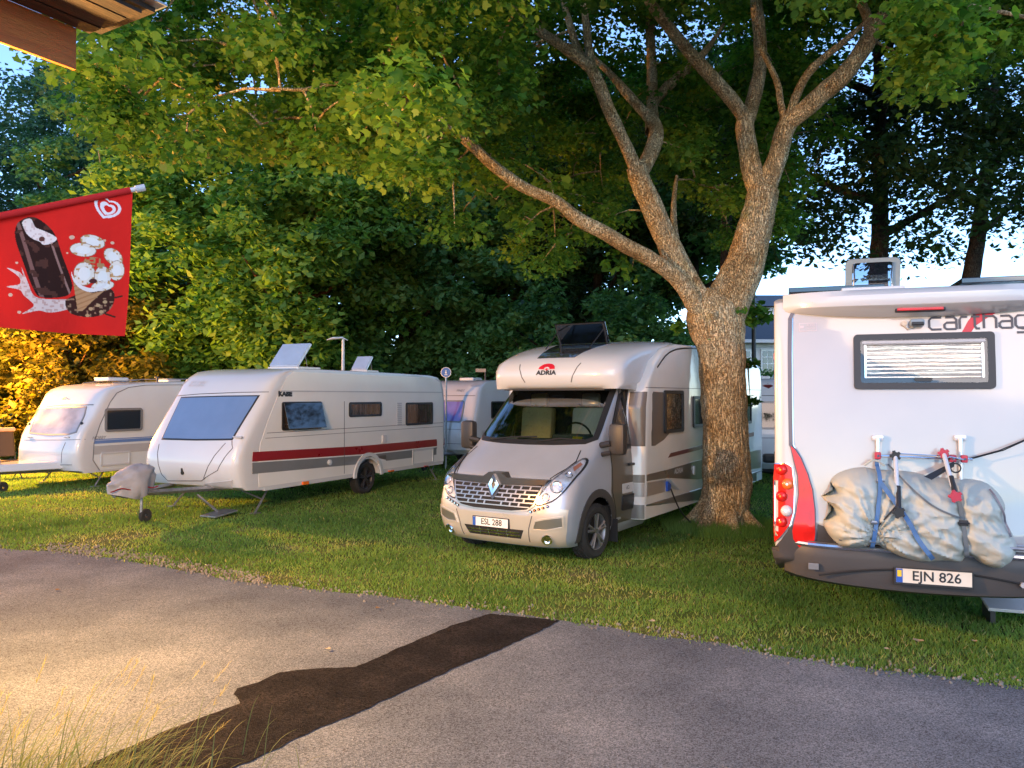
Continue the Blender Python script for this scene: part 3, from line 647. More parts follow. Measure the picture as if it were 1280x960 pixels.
        for j in range(5):
            y = .54 + .05 * j; c, nr = b.hit(s * y, .668 + .018 * j, 'x+'); k = MB(); k.tube([c + nr * .008, c + nr * .018], .017, 10); k.build('running_lamp', GAPK, root)
            k = MB(); k.tube([c + nr * .017, c + nr * .022], .009, 8); k.build('running_lamp_bulb', CHROME, root)
        b.strip('bumper_seam', [(s * .56, .62), (s * .51, .46), (s * .49, .30)], .012, 'x+', SEALW, .013)
        # doors
        yy = 'y+' if s == 1 else 'y-'
        b.strip('door_seam', [(-.95, 2.16), (-.42, 1.50), (-.40, 1.30), (-.42, 1.1), (-.40, .80), (-.52, .55), (-.56, .36)], .012, yy, GAPK, .002)
        b.plate('door_rub_strip', rrect(-1.0, .62, .62, .20, .03), yy, BLACKP, .022, .2); b.plate('door_badge_plate', rrect(-.95, .81, .50, .13, .01), yy, WHITE, .006, .3)
        dk = [(-.50, .36), (-.44, .55), (-.36, .82), (-.40, 1.12), (-.40, 1.33), (-1.13, 1.33), (-1.13, .36)]
        b.plate('door', dk, yy, mat('door_bronze_grey', (.15, .135, .11), .33, metal=.4, coat=.7), .003, .15)
        b.strip('arch_trim', [(.47 * math.cos(a), .36 + .47 * math.sin(a)) for a in [math.pi * (i - 1) / 18 for i in range(20)]], .10, yy, GREYP, .012)
        t = MB(); t.box((-.98, s * 1.0, 1.12), (.16, .05, .035), bev=.012); t.build('door_handle', BLACKP, root)
        # mirror
        t = MB(); t.tube([(-.16, s * .95, 1.42), (-.14, s * 1.10, 1.45)], .04, 8); t.tube([(-.16, s * .95, 1.30), (-.14, s * 1.10, 1.33)], .03, 8)
        t.box((-.20, s * 1.17, 1.50), (.14, .22, .40), bev=.055); t.build('wing_mirror', mat('mirror_housing', (.025, .022, .02), .45), root, smooth=True)
    b.text('dCi', -.86, .815, .07, 'y+', BLACKP, .010)
    b.plate('bumper_grille', [(-.44, .44), (.44, .44), (.38, .33), (-.38, .33)], 'x+', GAPK, .012, .08)
    for z in (.367, .403): b.strip('bumper_grille_bar', [(-.38, z), (.38, z)], .014, 'x+', CHROME, .020)
    for y in (-.2, -.07, .07, .2): b.strip('bumper_grille_bar', [(y, .335), (y, .435)], .012, 'x+', CHROME, .019)
    fr = b.plate('number_plate', rrect(-.02, .50, .54, .125, .01), 'x+', BLACKP, .028, .6, dirn=True)
    t = MB(); hx = b.hit(0, .50, 'x+')[0].x; t.box((hx + .034, -.02, .50), (.008, .52, .108)); t.build('plate_face', PLATEW, fr)
    t = MB(); t.box((hx + .0365, -.257, .50), (.006, .045, .106)); t.build('plate_band', BLUEP, fr)
    me = text_mesh('ESL 288', .105, .0015); me.transform(Matrix(((0, 0, 1, hx + .0395), (.92, 0, 0, .0), (0, 1.0, 0, .50), (0, 0, 0, 1)))); link('lettering', me, [BLACKP], fr)
    # cap over the cab
    capp = [(-.60, 2.15, .90), (-.50, 2.21, .95), (-.45, 2.32, .96), (-.48, 2.44, .96), (-.60, 2.56, .955), (-.84, 2.66, .95), (-1.15, 2.75, .97), (-1.55, 2.83, 1.0), (-2.0, 2.88, 1.02), (-2.35, 2.89, 1.03), (-2.4, 2.4, 1.03), (-2.4, 2.1, 1.03)]
    cap = Body('over_cab_cap', station_body([(x, z, f, 1) for x, z, f in capp], 1.08, 3.6, 31, (.42, .16, 0)), [WHITE], root, 40)
    cap.plate('skylight', [(-1.50, -.45), (-.66, -.30), (-.66, .30), (-1.50, .45)], 'z+', mat('smoked_glass', (.035, .04, .045), .12, coat=1), .008, .08)
    t = MB(); t.box((-.17, 0, 0), (.34, .84, .03), bev=.012); lid = t.build('skylight_lid', glassmat('smoked_clear', (.12, .12, .13), 1.0), root); lid.location = (-1.52, 0, 2.84); lid.rotation_euler = (0, R(118), 0)
    t = MB()
    for y in (-.39, .39): t.tube([(-1.50, y, 2.83), (-1.36, y, 3.12)], .014, 6)
    t.tube([(-1.36, -.39, 3.12), (-1.36, .39, 3.12)], .012, 6); t.tube([(-1.0, .36, 2.74), (-1.40, .38, 3.03)], .009, 6); t.tube([(-1.0, -.36, 2.74), (-1.40, -.38, 3.03)], .009, 6); t.build('lid_frame', BLACKP, root)
    t = MB(); t.box((-.74, 0, 2.137), (.36, 1.60, .014)); t.build('cap_reflection_blocker', BLACKP, root)  # added dark strip, keeps the bright cap underside out of the windscreen's reflection
    cap.strip('cap_seam', [(-.40, 2.24), (-.52, 2.50)], .012, 'x+', SEALW, .003); cap.strip('cap_seam', [(.34, 2.24), (.46, 2.50)], .012, 'x+', SEALW, .003)
    ad = [(.13 * math.cos(a), 2.425 + .075 * math.sin(a)) for a in [math.pi * i / 12 for i in range(13)]]
    adi = [(.05 * math.cos(a), 2.42 + .035 * math.sin(a)) for a in [math.pi * i / 12 for i in range(13)]]
    cap.plate('logo', [(y - .04, z) for y, z in ad], 'x+', REDLOGO, .006, .3, hole=[(y - .04, z) for y, z in adi]); cap.plate('logo_dot', rrect(-.04, 2.42, .03, .03, .012), 'x+', REDLOGO, .006, .3)
    cap.text('ADRIA', -.04, 2.37, .085, 'x+', BLACKP, .007, bold=.004, sx=1.25)
    # living part
    hp = [(-1.02, .36, 1, 1), (-1.02, 1.9, 1, 1), (-1.12, 2.25, 1, 1), (-1.38, 2.55, 1, 1), (-1.75, 2.76, 1, 1), (-2.25, 2.86, 1, 1), (-3.2, 2.88, 1, 1), (-5.6, 2.84, 1, 1), (-6.5, 2.76, 1, 1), (-6.95, 2.62, 1, 1), (-7.1, 2.3, 1, 1), (-7.12, 1.5, 1, 1), (-7.1, .5, 1, 1), (-7.0, .38, 1, 1)] + [(-5.4, .36, 1, 0)] + arch(-4.6, .36, .40, .36) + [(-3.5, .36, 1, 0)]
    b2 = Body('living_body', station_body(hp, 1.15, 4.0, 41, (.25, .07, .15)), [mat('warm_white_side', (.64, .63, .60), .2, coat=.7, var=.03)], root, 30)
    t = MB(); t.box((-3.6, 0, .5), (6.6, 1.9, .25)); t.box((0, 0, .62), (.9, 1.3, .55)); t.box((-4.6, 0, .7), (1, 1.9, .5)); t.box((.45, 0, .55), (.3, 1.5, .4)); t.build('underbody', UNDER, root)
    S = 'y+'; Z = 1.16
    b2.plate('front_panel', [(-1.12, 1.36), (-1.12, 2.12), (-1.98, 2.10), (-1.98, 1.50), (-1.78, 1.42), (-1.45, 1.35)], S, mat('bronze_panel', (.10, .09, .085), .35, metal=.15, coat=.5), .006, .3)
    b2.plate('side_stripe', [(-1.16, .97), (-1.16, .88), (-1.9, .86), (-3.2, .72), (-6.9, .62), (-6.9, .98), (-3.2, 1.02), (-2.0, .98)], S, mat('grey_brown_stripe', (.16, .145, .125), .3, metal=.4, coat=.7), .006, .5)
    b2.plate('front_inset', [(-1.16, .86), (-1.16, .67), (-1.80, .67), (-1.86, .84)], S, mat('silver_side', (.33, .32, .31), .3, metal=.5, coat=.7), .006, .4)
    b2.plate('side_skirt', [(-1.14, .56), (-1.14, .34), (-4.05, .34), (-4.05, .56)], S, DSILVER, .020, .6); b2.plate('side_skirt', [(-5.1, .56), (-5.1, .34), (-7.0, .34), (-7.0, .56)], S, DSILVER, .020, .6)
    b2.plate('red_accent', [(-2.05, 1.21), (-1.95, 1.15), (-3.4, 1.19), (-6.4, 1.27), (-6.4, 1.35)], S, mat('maroon_print', (.12, .02, .02), .35, coat=.5), .006, .6)
    b2.strip('roof_line', catmull([(-1.55, 2.46), (-2.0, 2.69), (-2.7, 2.79), (-3.8, 2.80), (-6.6, 2.70)], 4, False), .022, S, BLACKP, .006, grid=.3)
    b2.strip('cap_line', [(-1.2, 2.17), (-7.0, 2.17)], .008, S, SEALW, .004)
    for z0_, z1_, m_ in ((1.36, 2.11, MATS['bronze_panel']), (.86, .97, MATS['grey_brown_stripe']), (.67, .855, MATS['silver_side']), (.37, .56, DSILVER)): b2.plate('corner_panel', [(.93, z0_), (1.139, z0_), (1.139, z1_), (.93, z1_)], 'x+', m_, .006, .03)
    b2.text('ADRIA', -2.35, .925, .10, S, WHITE, .010, bold=.003, sx=1.2)
    b2.window('side_window', snap(b2, [(829, 488), (853, 488), (853, 540), (830, 541)], S, .04), S, .05, off=.03); b2.window('side_window', rrect(-3.35, 1.80, .75, .50, .05), S, .05, off=.03); b2.window('side_window', rrect(-5.8, 1.75, .8, .45, .05), S, .05, off=.03)
    b2.plate('socket_flap', rrect(-1.92, .74, .13, .14, .01), S, BLUEP, .03, .4); b2.plate('socket_lid', [(-1.9, .80), (-1.86, .84), (-2.16, .70), (-2.2, .66)], S, WHITE, .08, .4)
    t = MB(); p = [(-1.95, 1.19, .70), (-2.0, 1.23, .55), (-2.15, 1.26, .36), (-2.5, 1.25, .18), (-2.9, 1.25, .04), (-3.4, 1.5, .02)]; t.tube([Vector(q) for q in catmull(p, 4, False)], .012, 6); t.build('power_cable', BLACKP, root)
    b2.plate('door_latch', rrect(-3.0, .88, .06, .14, .02), S, WHITE, .03, .4)
    t = MB(); t.box((-4.4, .75, 2.86), (1.6, .9, .05), bev=.01); t.build('solar_panel', DGLASS, root)
    for s in (1, -1):
        wheel(root, (0, s * .87, .345), .345, .22, s, 5, ALLOY, steer=R(-3)); wheel(root, (-4.6, s * .92, .345), .345, .21, s, 5, ALLOY)
    t = MB(); t.box((-.44, .93, .30), (.02, .24, .30), bev=.004); t.build('mud_flap', BLACKP, root)
    return b, b2, cap
MH = motorhome()
# ------------------------------------------------------------------ the motorhome seen from behind, right
def rear_motorhome():
    root = empty('motorhome', (3.31, 6.18, 0), R(71))
    tag(root, 'large white motorhome seen from behind with plate EJN 826 and tall red tail lamp', 'motorhome')
    HWd = 1.135
    prof = [(.04, .64), (-.08, .70), (-.13, .95), (-.10, 1.2), (-.06, 1.8), (-.02, 2.4), (.0, 2.62), (.03, 2.78), (.09, 2.87), (.22, 2.92), (.6, 2.945), (3, 2.96), (6.2, 2.93), (6.6, 2.8), (6.8, 2.4), (6.85, 1.4), (6.8, .5), (6.6, .40)]
    prof = [(x, z, 1, 1) for x, z in prof] + [(5.6, .38, 1, 0)] + arch(4.9, .36, .42, .38) + [(3.6, .38, 1, 0), (2.9, .40, 1, 0)] + arch(2.5, .36, .44, .42) + [(1.2, .48, 1, 0), (.3, .56, 1, 0)]
    seq = prof
    b = Body('body', station_body(seq, HWd, 5.5, 41, (.3, .07, .17)), [WHITE], root, 30)
    A = 'x-'
    t = MB(); t.box((3.5, 0, .62), (6.0, 1.9, .3)); t.box((2.5, 0, .8), (1.0, 1.9, .6)); t.box((.9, 0, .62), (1.3, 1.9, .2)); t.build('underbody', UNDER, root)
    PK = mat('rear_panel_gloss', (.47, .45, .435), .12, coat=.8, var=.02)
    pan = b.trace([(992, 396), (1000, 388), (1060, 394), (1110, 395), (1180, 392), (1278, 383)], A)
    pl = [(y, z) for y, z in pan]; zt = pl[-1][1]
    yl = pl[0][0]
    left = b.trace([(991, 420), (992, 480), (993, 552), (1003, 575), (1014, 612), (1019, 650), (1020, 690)], A)
    half = pl[::1]; L_ = [(y, z) for y, z in left]
    cy = 0.0
    poly = L_[::-1] + half[:4]; mir = [(-y, z) for y, z in poly][::-1]
    b.plate('rear_panel', poly + mir, A, PK, .006, .10); 
    g = b.trace([(987.5, 398), (987, 440), (987.5, 500), (988.5, 556), (1000, 578)], A)
    for s in (1, -1):
        gp = [(s * y, z) for y, z in g]
        b.strip('pillar_groove', gp, .030, A, mat('groove_grey', (.14, .14, .17), .4), .003); b.strip('groove_edge', [(y - s * .022, z) for y, z in gp], .006, A, CHROME, .008)
        top = [(s * y, z) for y, z in b.trace([(987.5, 399), (991, 391), (1000, 388), (1030, 389)], A)]; b.strip('pillar_groove', top, .028, A, MATS['groove_grey'], .010)
        # lamps
        tl = [(s * y, z) for y, z in b.trace([(970, 580), (984, 580), (990, 584), (993, 610), (992, 640), (988, 655), (978, 668), (970, 677), (968, 660), (968, 600)], A)]
        lm = b.plate('tail_lamp', tl, A, REDL, .014, .05)
        b.plate('lamp_bezel', offset_poly(tl, -.008), A, CHROME, .009, .05, hole=offset_poly(tl, .004), parent=lm)
        for (px, py, m_) in ((977.5, 587, REDL), (985, 605, ORANGEL), (977.5, 620, REDL), (983.5, 638.5, WHITE), (977.5, 652, REDL)):
            q = b.trace([(px, py)], A)[0]; c, nr = b.hit(s * q[0], q[1], A); k = MB(); k.lathe([(.047, .0), (.045, .012), (.030, .026), (.012, .030), (.001, .026)], (0, 0, 0), 'z', 20)
            bmesh.ops.transform(k.bm, matrix=Matrix.Translation(c + nr * .012) @ nr.to_track_quat('Z', 'Y').to_matrix().to_4x4(), verts=k.bm.verts); o = k.build('round_lamp', m_, lm, smooth=True)
            k = MB(); k.tube([c + nr * .038, c + nr * .043], .009, 8); k.build('bulb_point', CHROME, o)
        rf = [(s * y, z) for y, z in b.trace([(989, 557), (994, 562), (1001, 573), (1009, 592), (1015, 612), (1018, 636), (1019, 665), (1016, 690), (1013, 694), (1004, 690), (992, 672), (991, 662), (996, 640), (999, 618), (998, 595), (993, 575)], A)]
        rr = b.plate('tall_reflector', rf, A, REDL, .030, .05); b.plate('reflector_rim', offset_poly(rf, -.010), A, MATS['groove_grey'], .016, .05, hole=offset_poly(rf, .004), parent=rr)
        dk = [(s * y, z) for y, z in b.trace([(969, 684), (980, 670), (990, 656), (994, 672), (1004, 692), (1013, 698), (1006, 718), (985, 719), (974, 706), (970, 694)], A)]
        b.plate('bumper_corner', dk, A, GREYP, .028, .05)
    # bumper, moulding under the panel
    bt = [(y, z) for y, z in b.trace([(1006, 719), (1014, 699), (1040, 694), (1100, 693)], A)]
    zc = bt[-1][1]
    t = MB()
    pts = []
    def bl(y):       # rear line of the bumper
        return -.17 - .05 * (1 - (y / 1.1) ** 2)
    ny = 24; ring = []
    for i in range(ny + 1):
        y = -1.06 + 2.12 * i / ny; x = bl(y) + .16 * abs(y / 1.06) ** 8; e = .05 * (1 - (y / 1.06) ** 2)
        ring.append([(x + .02, y, .86), (x, y, .80), (x - .012, y, .74), (x + .03, y, .575 - e * 1.2), (x + .16, y, .53 - e * 1.1), (x + .5, y, .53), (x + .4, y, .88)])
    vv = [p for r_ in ring for p in r_]; m_ = 7; fs = []
    for i in range(ny):
        for j in range(m_): fs.append((i * m_ + j, i * m_ + (j + 1) % m_, (i + 1) * m_ + (j + 1) % m_, (i + 1) * m_ + j))
    fs += [tuple(range(m_)), tuple(range(ny * m_, ny * m_ + m_))]
    bo = t.raw(vv, fs).build('rear_bumper', GREYP, root, smooth=True, ang=50)
    t = MB(); t.tube([(bl(-1.0 + 2.0 * i / 16) - .002 + .10 * abs((-1.0 + 2.0 * i / 16)) ** 8, -1.0 + 2.0 * i / 16, .835) for i in range(17)], .022, 8); t.build('bumper_chrome_strip', mat('satin_rail', (.6, .6, .62), .2, metal=1), bo)
    t = MB(); t.tube([(bl(y) - .012, y, .70 - .10 * (y / .8) ** 2) for y in np.linspace(-.8, .8, 13)], .008, 6); t.build('bumper_crease', GAPK, bo)
    t = MB(); t.box((bl(.86) - .004, .84, .665), (.02, .08, .05), bev=.004); t.box((bl(-.86) - .004, -.84, .665), (.02, .08, .05), bev=.004); t.build('bumper_reflector', MIDG, bo)
    t = MB(); t.tube([(bl(-.55) - .0, -.62, .635), (bl(-.55) - .03, -.62, .635)], .02, 12); t.build('parking_sensor', LGREY, bo)
    lt = [(y, z) for y, z in b.trace([(1022, 655), (1030, 658), (1052, 690), (1030, 693), (1018, 692)], A)]
    for s in (1, -1): b.plate('lower_panel', [(s * y, z) for y, z in lt], A, GREYP, .016, .06)
    # high overhang above the panel
    t = MB(); n = 28; ring = []
    for i in range(n + 1):
        y = -1.06 + 2.12 * i / n; k = abs(y / 1.06); x0 = -.02 + .10 * k ** 7; dp = .135 * (1 - k ** 3.2) ** .8 + .008
        zl = 2.79 - .012 * (1 - k ** 2); zu = 2.765 - .075 * (1 - k ** 2.2)
        ring.append([(x0 + .12, y, 2.935), (x0 - dp * .6, y, 2.915), (x0 - dp, y, 2.865), (x0 - dp * 1.02, y, zl + .025), (x0 - dp * .97, y, zl), (x0 - .004, y, zu), (x0 + .15, y, zu)])
    vv = [p for r_ in ring for p in r_]; fs = []
    for i in range(n):
        for j in range(m_): fs.append((i * m_ + j, i * m_ + (j + 1) % m_, (i + 1) * m_ + (j + 1) % m_, (i + 1) * m_ + j))
    fs += [tuple(range(m_)), tuple(range(n * m_, n * m_ + m_))]
    sp = t.raw(vv, fs).build('rear_overhang', WHITE, root, smooth=True, ang=38)
    t = MB(); t.box((-.085, .035, 2.745), (.06, .36, .05), bev=.012); bk = t.build('high_brake_lamp', BLACKP, sp); t = MB(); t.box((-.113, .035, 2.747), (.014, .33, .032), bev=.005); t.build('lamp_lens', REDL, bk)
    # window with blind
    wq = snap(b, [(1067, 419), (1243, 415), (1243, 486.5), (1067, 486.5)], A, .03); us = [p[0] for p in wq]; zs = [p[1] for p in wq]; cx, cz, W_, H_ = (min(us) + max(us)) / 2, (min(zs) + max(zs)) / 2, max(us) - min(us), max(zs) - min(zs)
    fr = b.plate('rear_window', rrect(cx, cz, W_, H_, .03), A, mat('window_frame_grey', (.03, .03, .033), .5), .035, .3, hole=rrect(cx, cz, W_ - .10, H_ - .10, .02))
    b.plate('window_backing', rrect(cx, cz, W_ - .09, H_ - .09, .01), A, BLACKP, .008, .3, parent=fr)
    x0 = b.hit(cx, cz, A)[0].x; t = MB(); hgt = H_ - .15; k = 9
    BL = mat('silver_blind', (.82, .74, .66), .13, metal=.95, var=.10, scale=4, bump=.008, bscale=5, stretch=(1, .5, 5))
    for i in range(k):
        t = MB(); z0 = cz - hgt / 2 + hgt * i / k; hh = hgt / k; t.raw([(x0 - .012, cx - W_ / 2 + .09, z0), (x0 - .012, cx + W_ / 2 - .09, z0), (x0 - .026, cx + W_ / 2 - .09, z0 + hh * .5), (x0 - .026, cx - W_ / 2 + .09, z0 + hh * .5), (x0 - .012, cx + W_ / 2 - .09, z0 + hh * .96), (x0 - .012, cx - W_ / 2 + .09, z0 + hh * .96)], [(0, 1, 2, 3), (3, 2, 4, 5)]); t.build('blind_pleat', BL, fr)
    b.plate('pane', rrect(cx, cz, W_ - .10, H_ - .10, .02), A, glassmat('window_pane', (.86, .87, .88), .8), .032, .4, parent=fr, depth=-.028)
    b.plate('top_rail', rrect(cx, cz + H_ / 2 - .068, W_ - .13, .02, .004), A, LGREY, .034, .4, parent=fr); b.plate('window_catch', rrect(cx, cz - H_ / 2 + .075, .13, .03, .012), A, BLACKP, .040, .4, parent=fr)
    for sy in (-1, 1): b.plate('stay_arm', rrect(cx + sy * (W_ / 2 - .085), cz, .014, H_ - .18, .004), A, CHROME, .036, .4, parent=fr)
    # lettering
    q0 = b.trace([(1161, 405)], A)[0]; q1 = b.trace([(1283, 402)], A)[0]; letters(b, q0, q1, A)
    q = b.trace([(1145, 404)], A)[0]; c, nr = b.hit(*q, A); t = MB(); t.box(c + Vector((-.045, 0, 0)), (.08, .105, .06), bev=.02); cm = t.build('reversing_camera', mat('camera_shell', (.22, .28, .33), .3), root); t = MB(); t.box(c + Vector((-.07, 0, -.01)), (.05, .09, .03), bev=.01); t.build('camera_lens', BLACKP, cm)
    t = MB(); t.tube([c + Vector((-.015, .09, 0)), c + Vector((-.03, .09, 0))], .022, 12); t.tube([c + Vector((-.02, .09, -.02)), c + Vector((-.03, .06, -.05)), c + Vector((-.02, .02, -.03))], .005, 5); t.build('cable_grommet', mat('cream_rubber', (.6, .52, .42), .5), cm)
    q = b.trace([(1010, 409)], A)[0]; st = b.plate('sticker', rrect(q[0], q[1], .14, .068, .004), A, mat('sticker_print', (.62, .52, .53), .4), .008, .4); b.plate('sticker_field', rrect(q[0], q[1], .132, .060, .004), A, PK, .0095, .4, parent=st)
    b.text('ALKO', q[0] - .02, q[1] + .012, .024, A, MATS['sticker_print'], .012, parent=st); b.text('COMFORT', q[0] - .02, q[1] - .014, .016, A, MATS['sticker_print'], .012, parent=st); b.plate('sticker_mark', rrect(q[0] + .048, q[1], .03, .02, .004), A, MATS['sticker_print'], .011, .4, parent=st)
    # number plate
    q = b.trace([(1151, 718)], A)[0]; py, pz = q; py, pz = q[0] - .0, .645
    fr = MB(); px = bl(py) - .012; fr.box((px - .008, py, pz), (.02, .55, .135), bev=.004); fr = fr.build('number_plate', BLACKP, root)
    t = MB(); t.box((px - .020, py - .0, pz + .008), (.008, .52, .108)); t.build('plate_face', mat('plate_warm', (.74, .66, .54), .4), fr)
    t = MB(); t.box((px - .0225, py + .237, pz + .008), (.006, .046, .106)); t.build('plate_band', BLUEP, fr); t = MB(); t.box((px - .026, py + .237, pz + .025), (.003, .03, .05)); t.build('plate_crown_mark', YELP, fr)
    for s_, sz, z_, m_, yo in (('EJN 826', .105, pz + .008, BLACKP, -.02), ('www.camping.se', .02, pz - .058, WHITE, -.06)):
        me = text_mesh(s_, sz, .0015 if sz > .05 else 0); me.transform(Matrix(((0, 0, -1, px - .0262), (-.98, 0, 0, py + yo), (0, 1, 0, z_), (0, 0, 0, 1)))); 
        if sz > .05: link('lettering', me, [m_], fr)
    # bicycle rack
    def P(px_, py_, out):      # point standing off the rear face
        q = b.trace([(px_, py_)], A)[0]; c, nr = b.hit(*q, A); return Vector((c.x - out, c.y, c.z))
    ra = MB()
    for (tx, bx) in ((1096.5, 1098), (1199, 1200)):
        tp = P(tx, 548, .05); bt_ = P(bx, 700, .05); ra.tube([tp + Vector((.05, 0, 0)), tp, tp - Vector((0, 0, .04)), bt_], .017, 10)
        ra.box(tp + Vector((.03, 0, .005)), (.06, .085, .045), bev=.012)
    rk = ra.build('bike_rack', mat('rack_white_tube', (.70, .71, .72), .25, metal=.3, coat=.5), root, smooth=True)
    t = MB(); a_, b_ = P(1097, 569, .085), P(1212, 573, .085); t.tube([a_, b_], .012, 8); t.tube([P(1120, 566, .10), P(1180, 569, .11), P(1200, 573, .12)], .006, 6); t.build('cross_bar', CHROME, rk)
    RC = mat('red_clamp', (.45, .03, .06), .4)
    for (x_, y_) in ((1095.5, 568.5), (1188, 572), (1202, 572.5)):
        t = MB(); t.box(P(x_, y_, .085), (.055, .045, .058), bev=.01); o = t.build('clamp', RC, rk); t = MB(); c = P(x_, y_, .085); t.tube([c - Vector((.028, 0, 0)), c - Vector((.034, 0, 0))], .009, 8); t.build('screw', CHROME, o)
    for (p0, p1, m0, knob) in (((1116, 568), (1114.5, 632), BLACKP, BLACKP), ((1175, 565), (1181, 613), RC, RC)):
        A0, A1 = P(*p0, .14), P(*p1, .38); t = MB(); t.tube([A0, (A0 + A1) / 2, A1], .017, 10); o = t.build('holding_arm', MATS['rack_white_tube'], rk, smooth=True)
        t = MB(); t.tube([A0 * .45 + A1 * .55 + Vector((-.008, -.006, 0)), A1], .0185, 10); t.build('arm_sleeve', BLACKP, o)
        for c, s_ in ((A0, .03), (A1, .036)):
            t = MB(); t.lathe([(.0, -.02)] + [(s_, -.02), (s_ * 1.05, 0), (s_, .02), (.0, .02)], c, 'x', 8)
            for k_ in range(5): a = 2 * math.pi * k_ / 5; t.box(c + Vector((0, math.cos(a) * s_, math.sin(a) * s_)), (.035, .022, .022), rot=(a, 0, 0), bev=.005)
            t.build('knob', m0, o)
    t = MB(); c0 = P(1190, 580, .13); t.tube([c0 + Vector((0, .035 * math.cos(a), .035 * math.sin(a) - .02)) for a in [2 * math.pi * i / 16 for i in range(17)]], .006, 6, cap=False); t.build('cable_lock', BLACKP, rk)
    t = MB(); t.tube([P(1205, 573, .09), P(1245, 562, .10), P(1300, 540, .06)], .005, 5); t.tube([P(1205, 574, .09), P(1250, 562, .09), P(1300, 541, .04)], .004, 5); t.build('guy_cord', BLACKP, rk)
    rail = MB(); a_ = P(1040, 700, .26); 
    for z_, o_ in ((.93, .16), (.93, .28)): rail.tube([(-.10 - o_, .66, z_), (-.10 - o_, -.66, z_)], .014, 6)
    for y_ in (.44, -.26): rail.tube([(-.12, y_, .93), (-.40, y_, .93)], .014, 6)
    rail.build('wheel_rail', GALV, rk)
    # covered bicycles
    out = [(1028, 624), (1044, 614), (1040, 606), (1048, 596), (1066, 589), (1085, 587), (1100, 590), (1124, 591), (1150, 594), (1172, 600), (1200, 601), (1236, 605), (1254, 617), (1263, 632), (1262, 648), (1272, 668), (1278, 685), (1270, 703), (1252, 714), (1230, 708), (1215, 698), (1205, 706), (1180, 705), (1155, 706), (1130, 700), (1108, 690), (1098, 684), (1080, 687), (1055, 686), (1040, 676), (1030, 658), (1036, 648), (1042, 636)]
    h = [b.world_ray(*p) for p in out]; 
    # outline at the mid depth of the bundle
    M = Matrix.LocRotScale(root.location, root.rotation_euler, None).inverted(); o_ = M @ Vector((0, 0, CAM_H)); poly = []
    for p in out:
        d = M.to_3x3() @ ray(*p); tt = (-.32 - o_.x) / d.x; q = o_ + d * tt; poly.append((q.y, q.z))
    bag = bmesh.new(); poly = [tuple(p) for p in catmull(poly, 3)]; bag.faces.new([bag.verts.new((0, *p)) for p in poly]); bmesh.ops.triangulate(bag, faces=bag.faces)
    ys = [p[0] for p in poly]; zs_ = [p[1] for p in poly]; gsz = .014
    for lo, hi, no, ax in ((min(ys), max(ys), (0, 1, 0), 1), (min(zs_), max(zs_), (0, 0, 1), 2)):
        for i in range(1, int((hi - lo) / gsz)):
            c = [0, 0, 0]; c[ax] = lo + gsz * i; bmesh.ops.bisect_plane(bag, geom=bag.verts[:] + bag.edges[:] + bag.faces[:], plane_co=c, plane_no=no)
    pa = np.array(poly); pb = np.roll(pa, -1, 0)
    V = np.array([v.co[:] for v in bag.verts])[:, 1:]
    e = pb - pa; L2 = (e ** 2).sum(1); dist = np.full(len(V), 9.0)
    for i in range(len(pa)):
        tt = np.clip(((V - pa[i]) @ e[i]) / L2[i], 0, 1)[:, None]; dd = np.linalg.norm(V - (pa[i] + tt * e[i]), axis=1); dist = np.minimum(dist, dd)
    def local(px_, py_, x_=-.5):
        d = M.to_3x3() @ ray(px_, py_); tt = (x_ - o_.x) / d.x; q = o_ + d * tt; return np.array((q.y, q.z))
    strapL = [local(*p) for p in ((1103, 575), (1103, 610), (1098, 650), (1092, 690))]; strapR = [local(*p) for p in ((1196, 570), (1198, 600), (1207, 650), (1213, 700))]; strapD = [local(*p) for p in ((1104, 606), (1135, 650), (1152, 680), (1170, 703))]; strapG = [local(*p) for p in ((1118, 585), (1140, 610), (1170, 635), (1205, 650))]
    def pd(q, line):
        best = 9
        for a, c in zip(line, line[1:]):
            ee = c - a; tt = min(1, max(0, float((q - a) @ ee) / float(ee @ ee))); best = min(best, float(np.linalg.norm(q - a - tt * ee)))
        return best
    depth = {}; cs = local(1098, 668)
    for v, ds, q in zip(bag.verts, dist, V):
        prof_ = (1 - (1 - min(1, ds / .19)) ** 2.4) ** .5
        dep = .31 * prof_
        near = min(pd(q, strapL), pd(q, strapR)); dep -= (.050 * math.exp(-(near / .045) ** 2) + .022 * math.exp(-(pd(q, strapD) / .03) ** 2)) * prof_
        yv, zv = q; r_ = math.hypot(yv - cs[0], zv - cs[1]); an = math.atan2(zv - cs[1], yv - cs[0])
        # folds fanning out from the tied points and sagging between the straps
        f1 = 1 - abs(mnoise.noise(Vector((an * 4.2, r_ * 1.3, 1.7)))) * 2.4
        f2 = 1 - abs(mnoise.noise(Vector((yv * 1.8 + zv * 1.3, zv * 9 - yv * 3.2, 4.1)))) * 2.3
        f3 = 1 - abs(mnoise.noise(Vector((yv * 11 + zv * 5, zv * 19 - yv * 9, 9.1)))) * 2.2
        wgt = min(1, ds / .05)
        dep += wgt * ((.038 * f1 * math.exp(-r_ * 1.4) + .026 * f2 + .014 * f3) + .05 * mnoise.noise(Vector((yv * 2.2, zv * 2.6, 3))))
        edge = (1 - min(1, ds / .08))
        v.co.x = -.10 - dep; v.co.z += -.02 * prof_
    ext = bmesh.ops.extrude_edge_only(bag, edges=[e_ for e_ in bag.edges if e_.is_boundary]); 
    for v in ext['geom']:
        if isinstance(v, bmesh.types.BMVert): v.co.x = -.045
    bmesh.ops.recalc_face_normals(bag, faces=bag.faces)
    tri = bag.copy(); bmesh.ops.triangulate(tri, faces=tri.faces); bvh = BVHTree.FromBMesh(tri); tri.free()
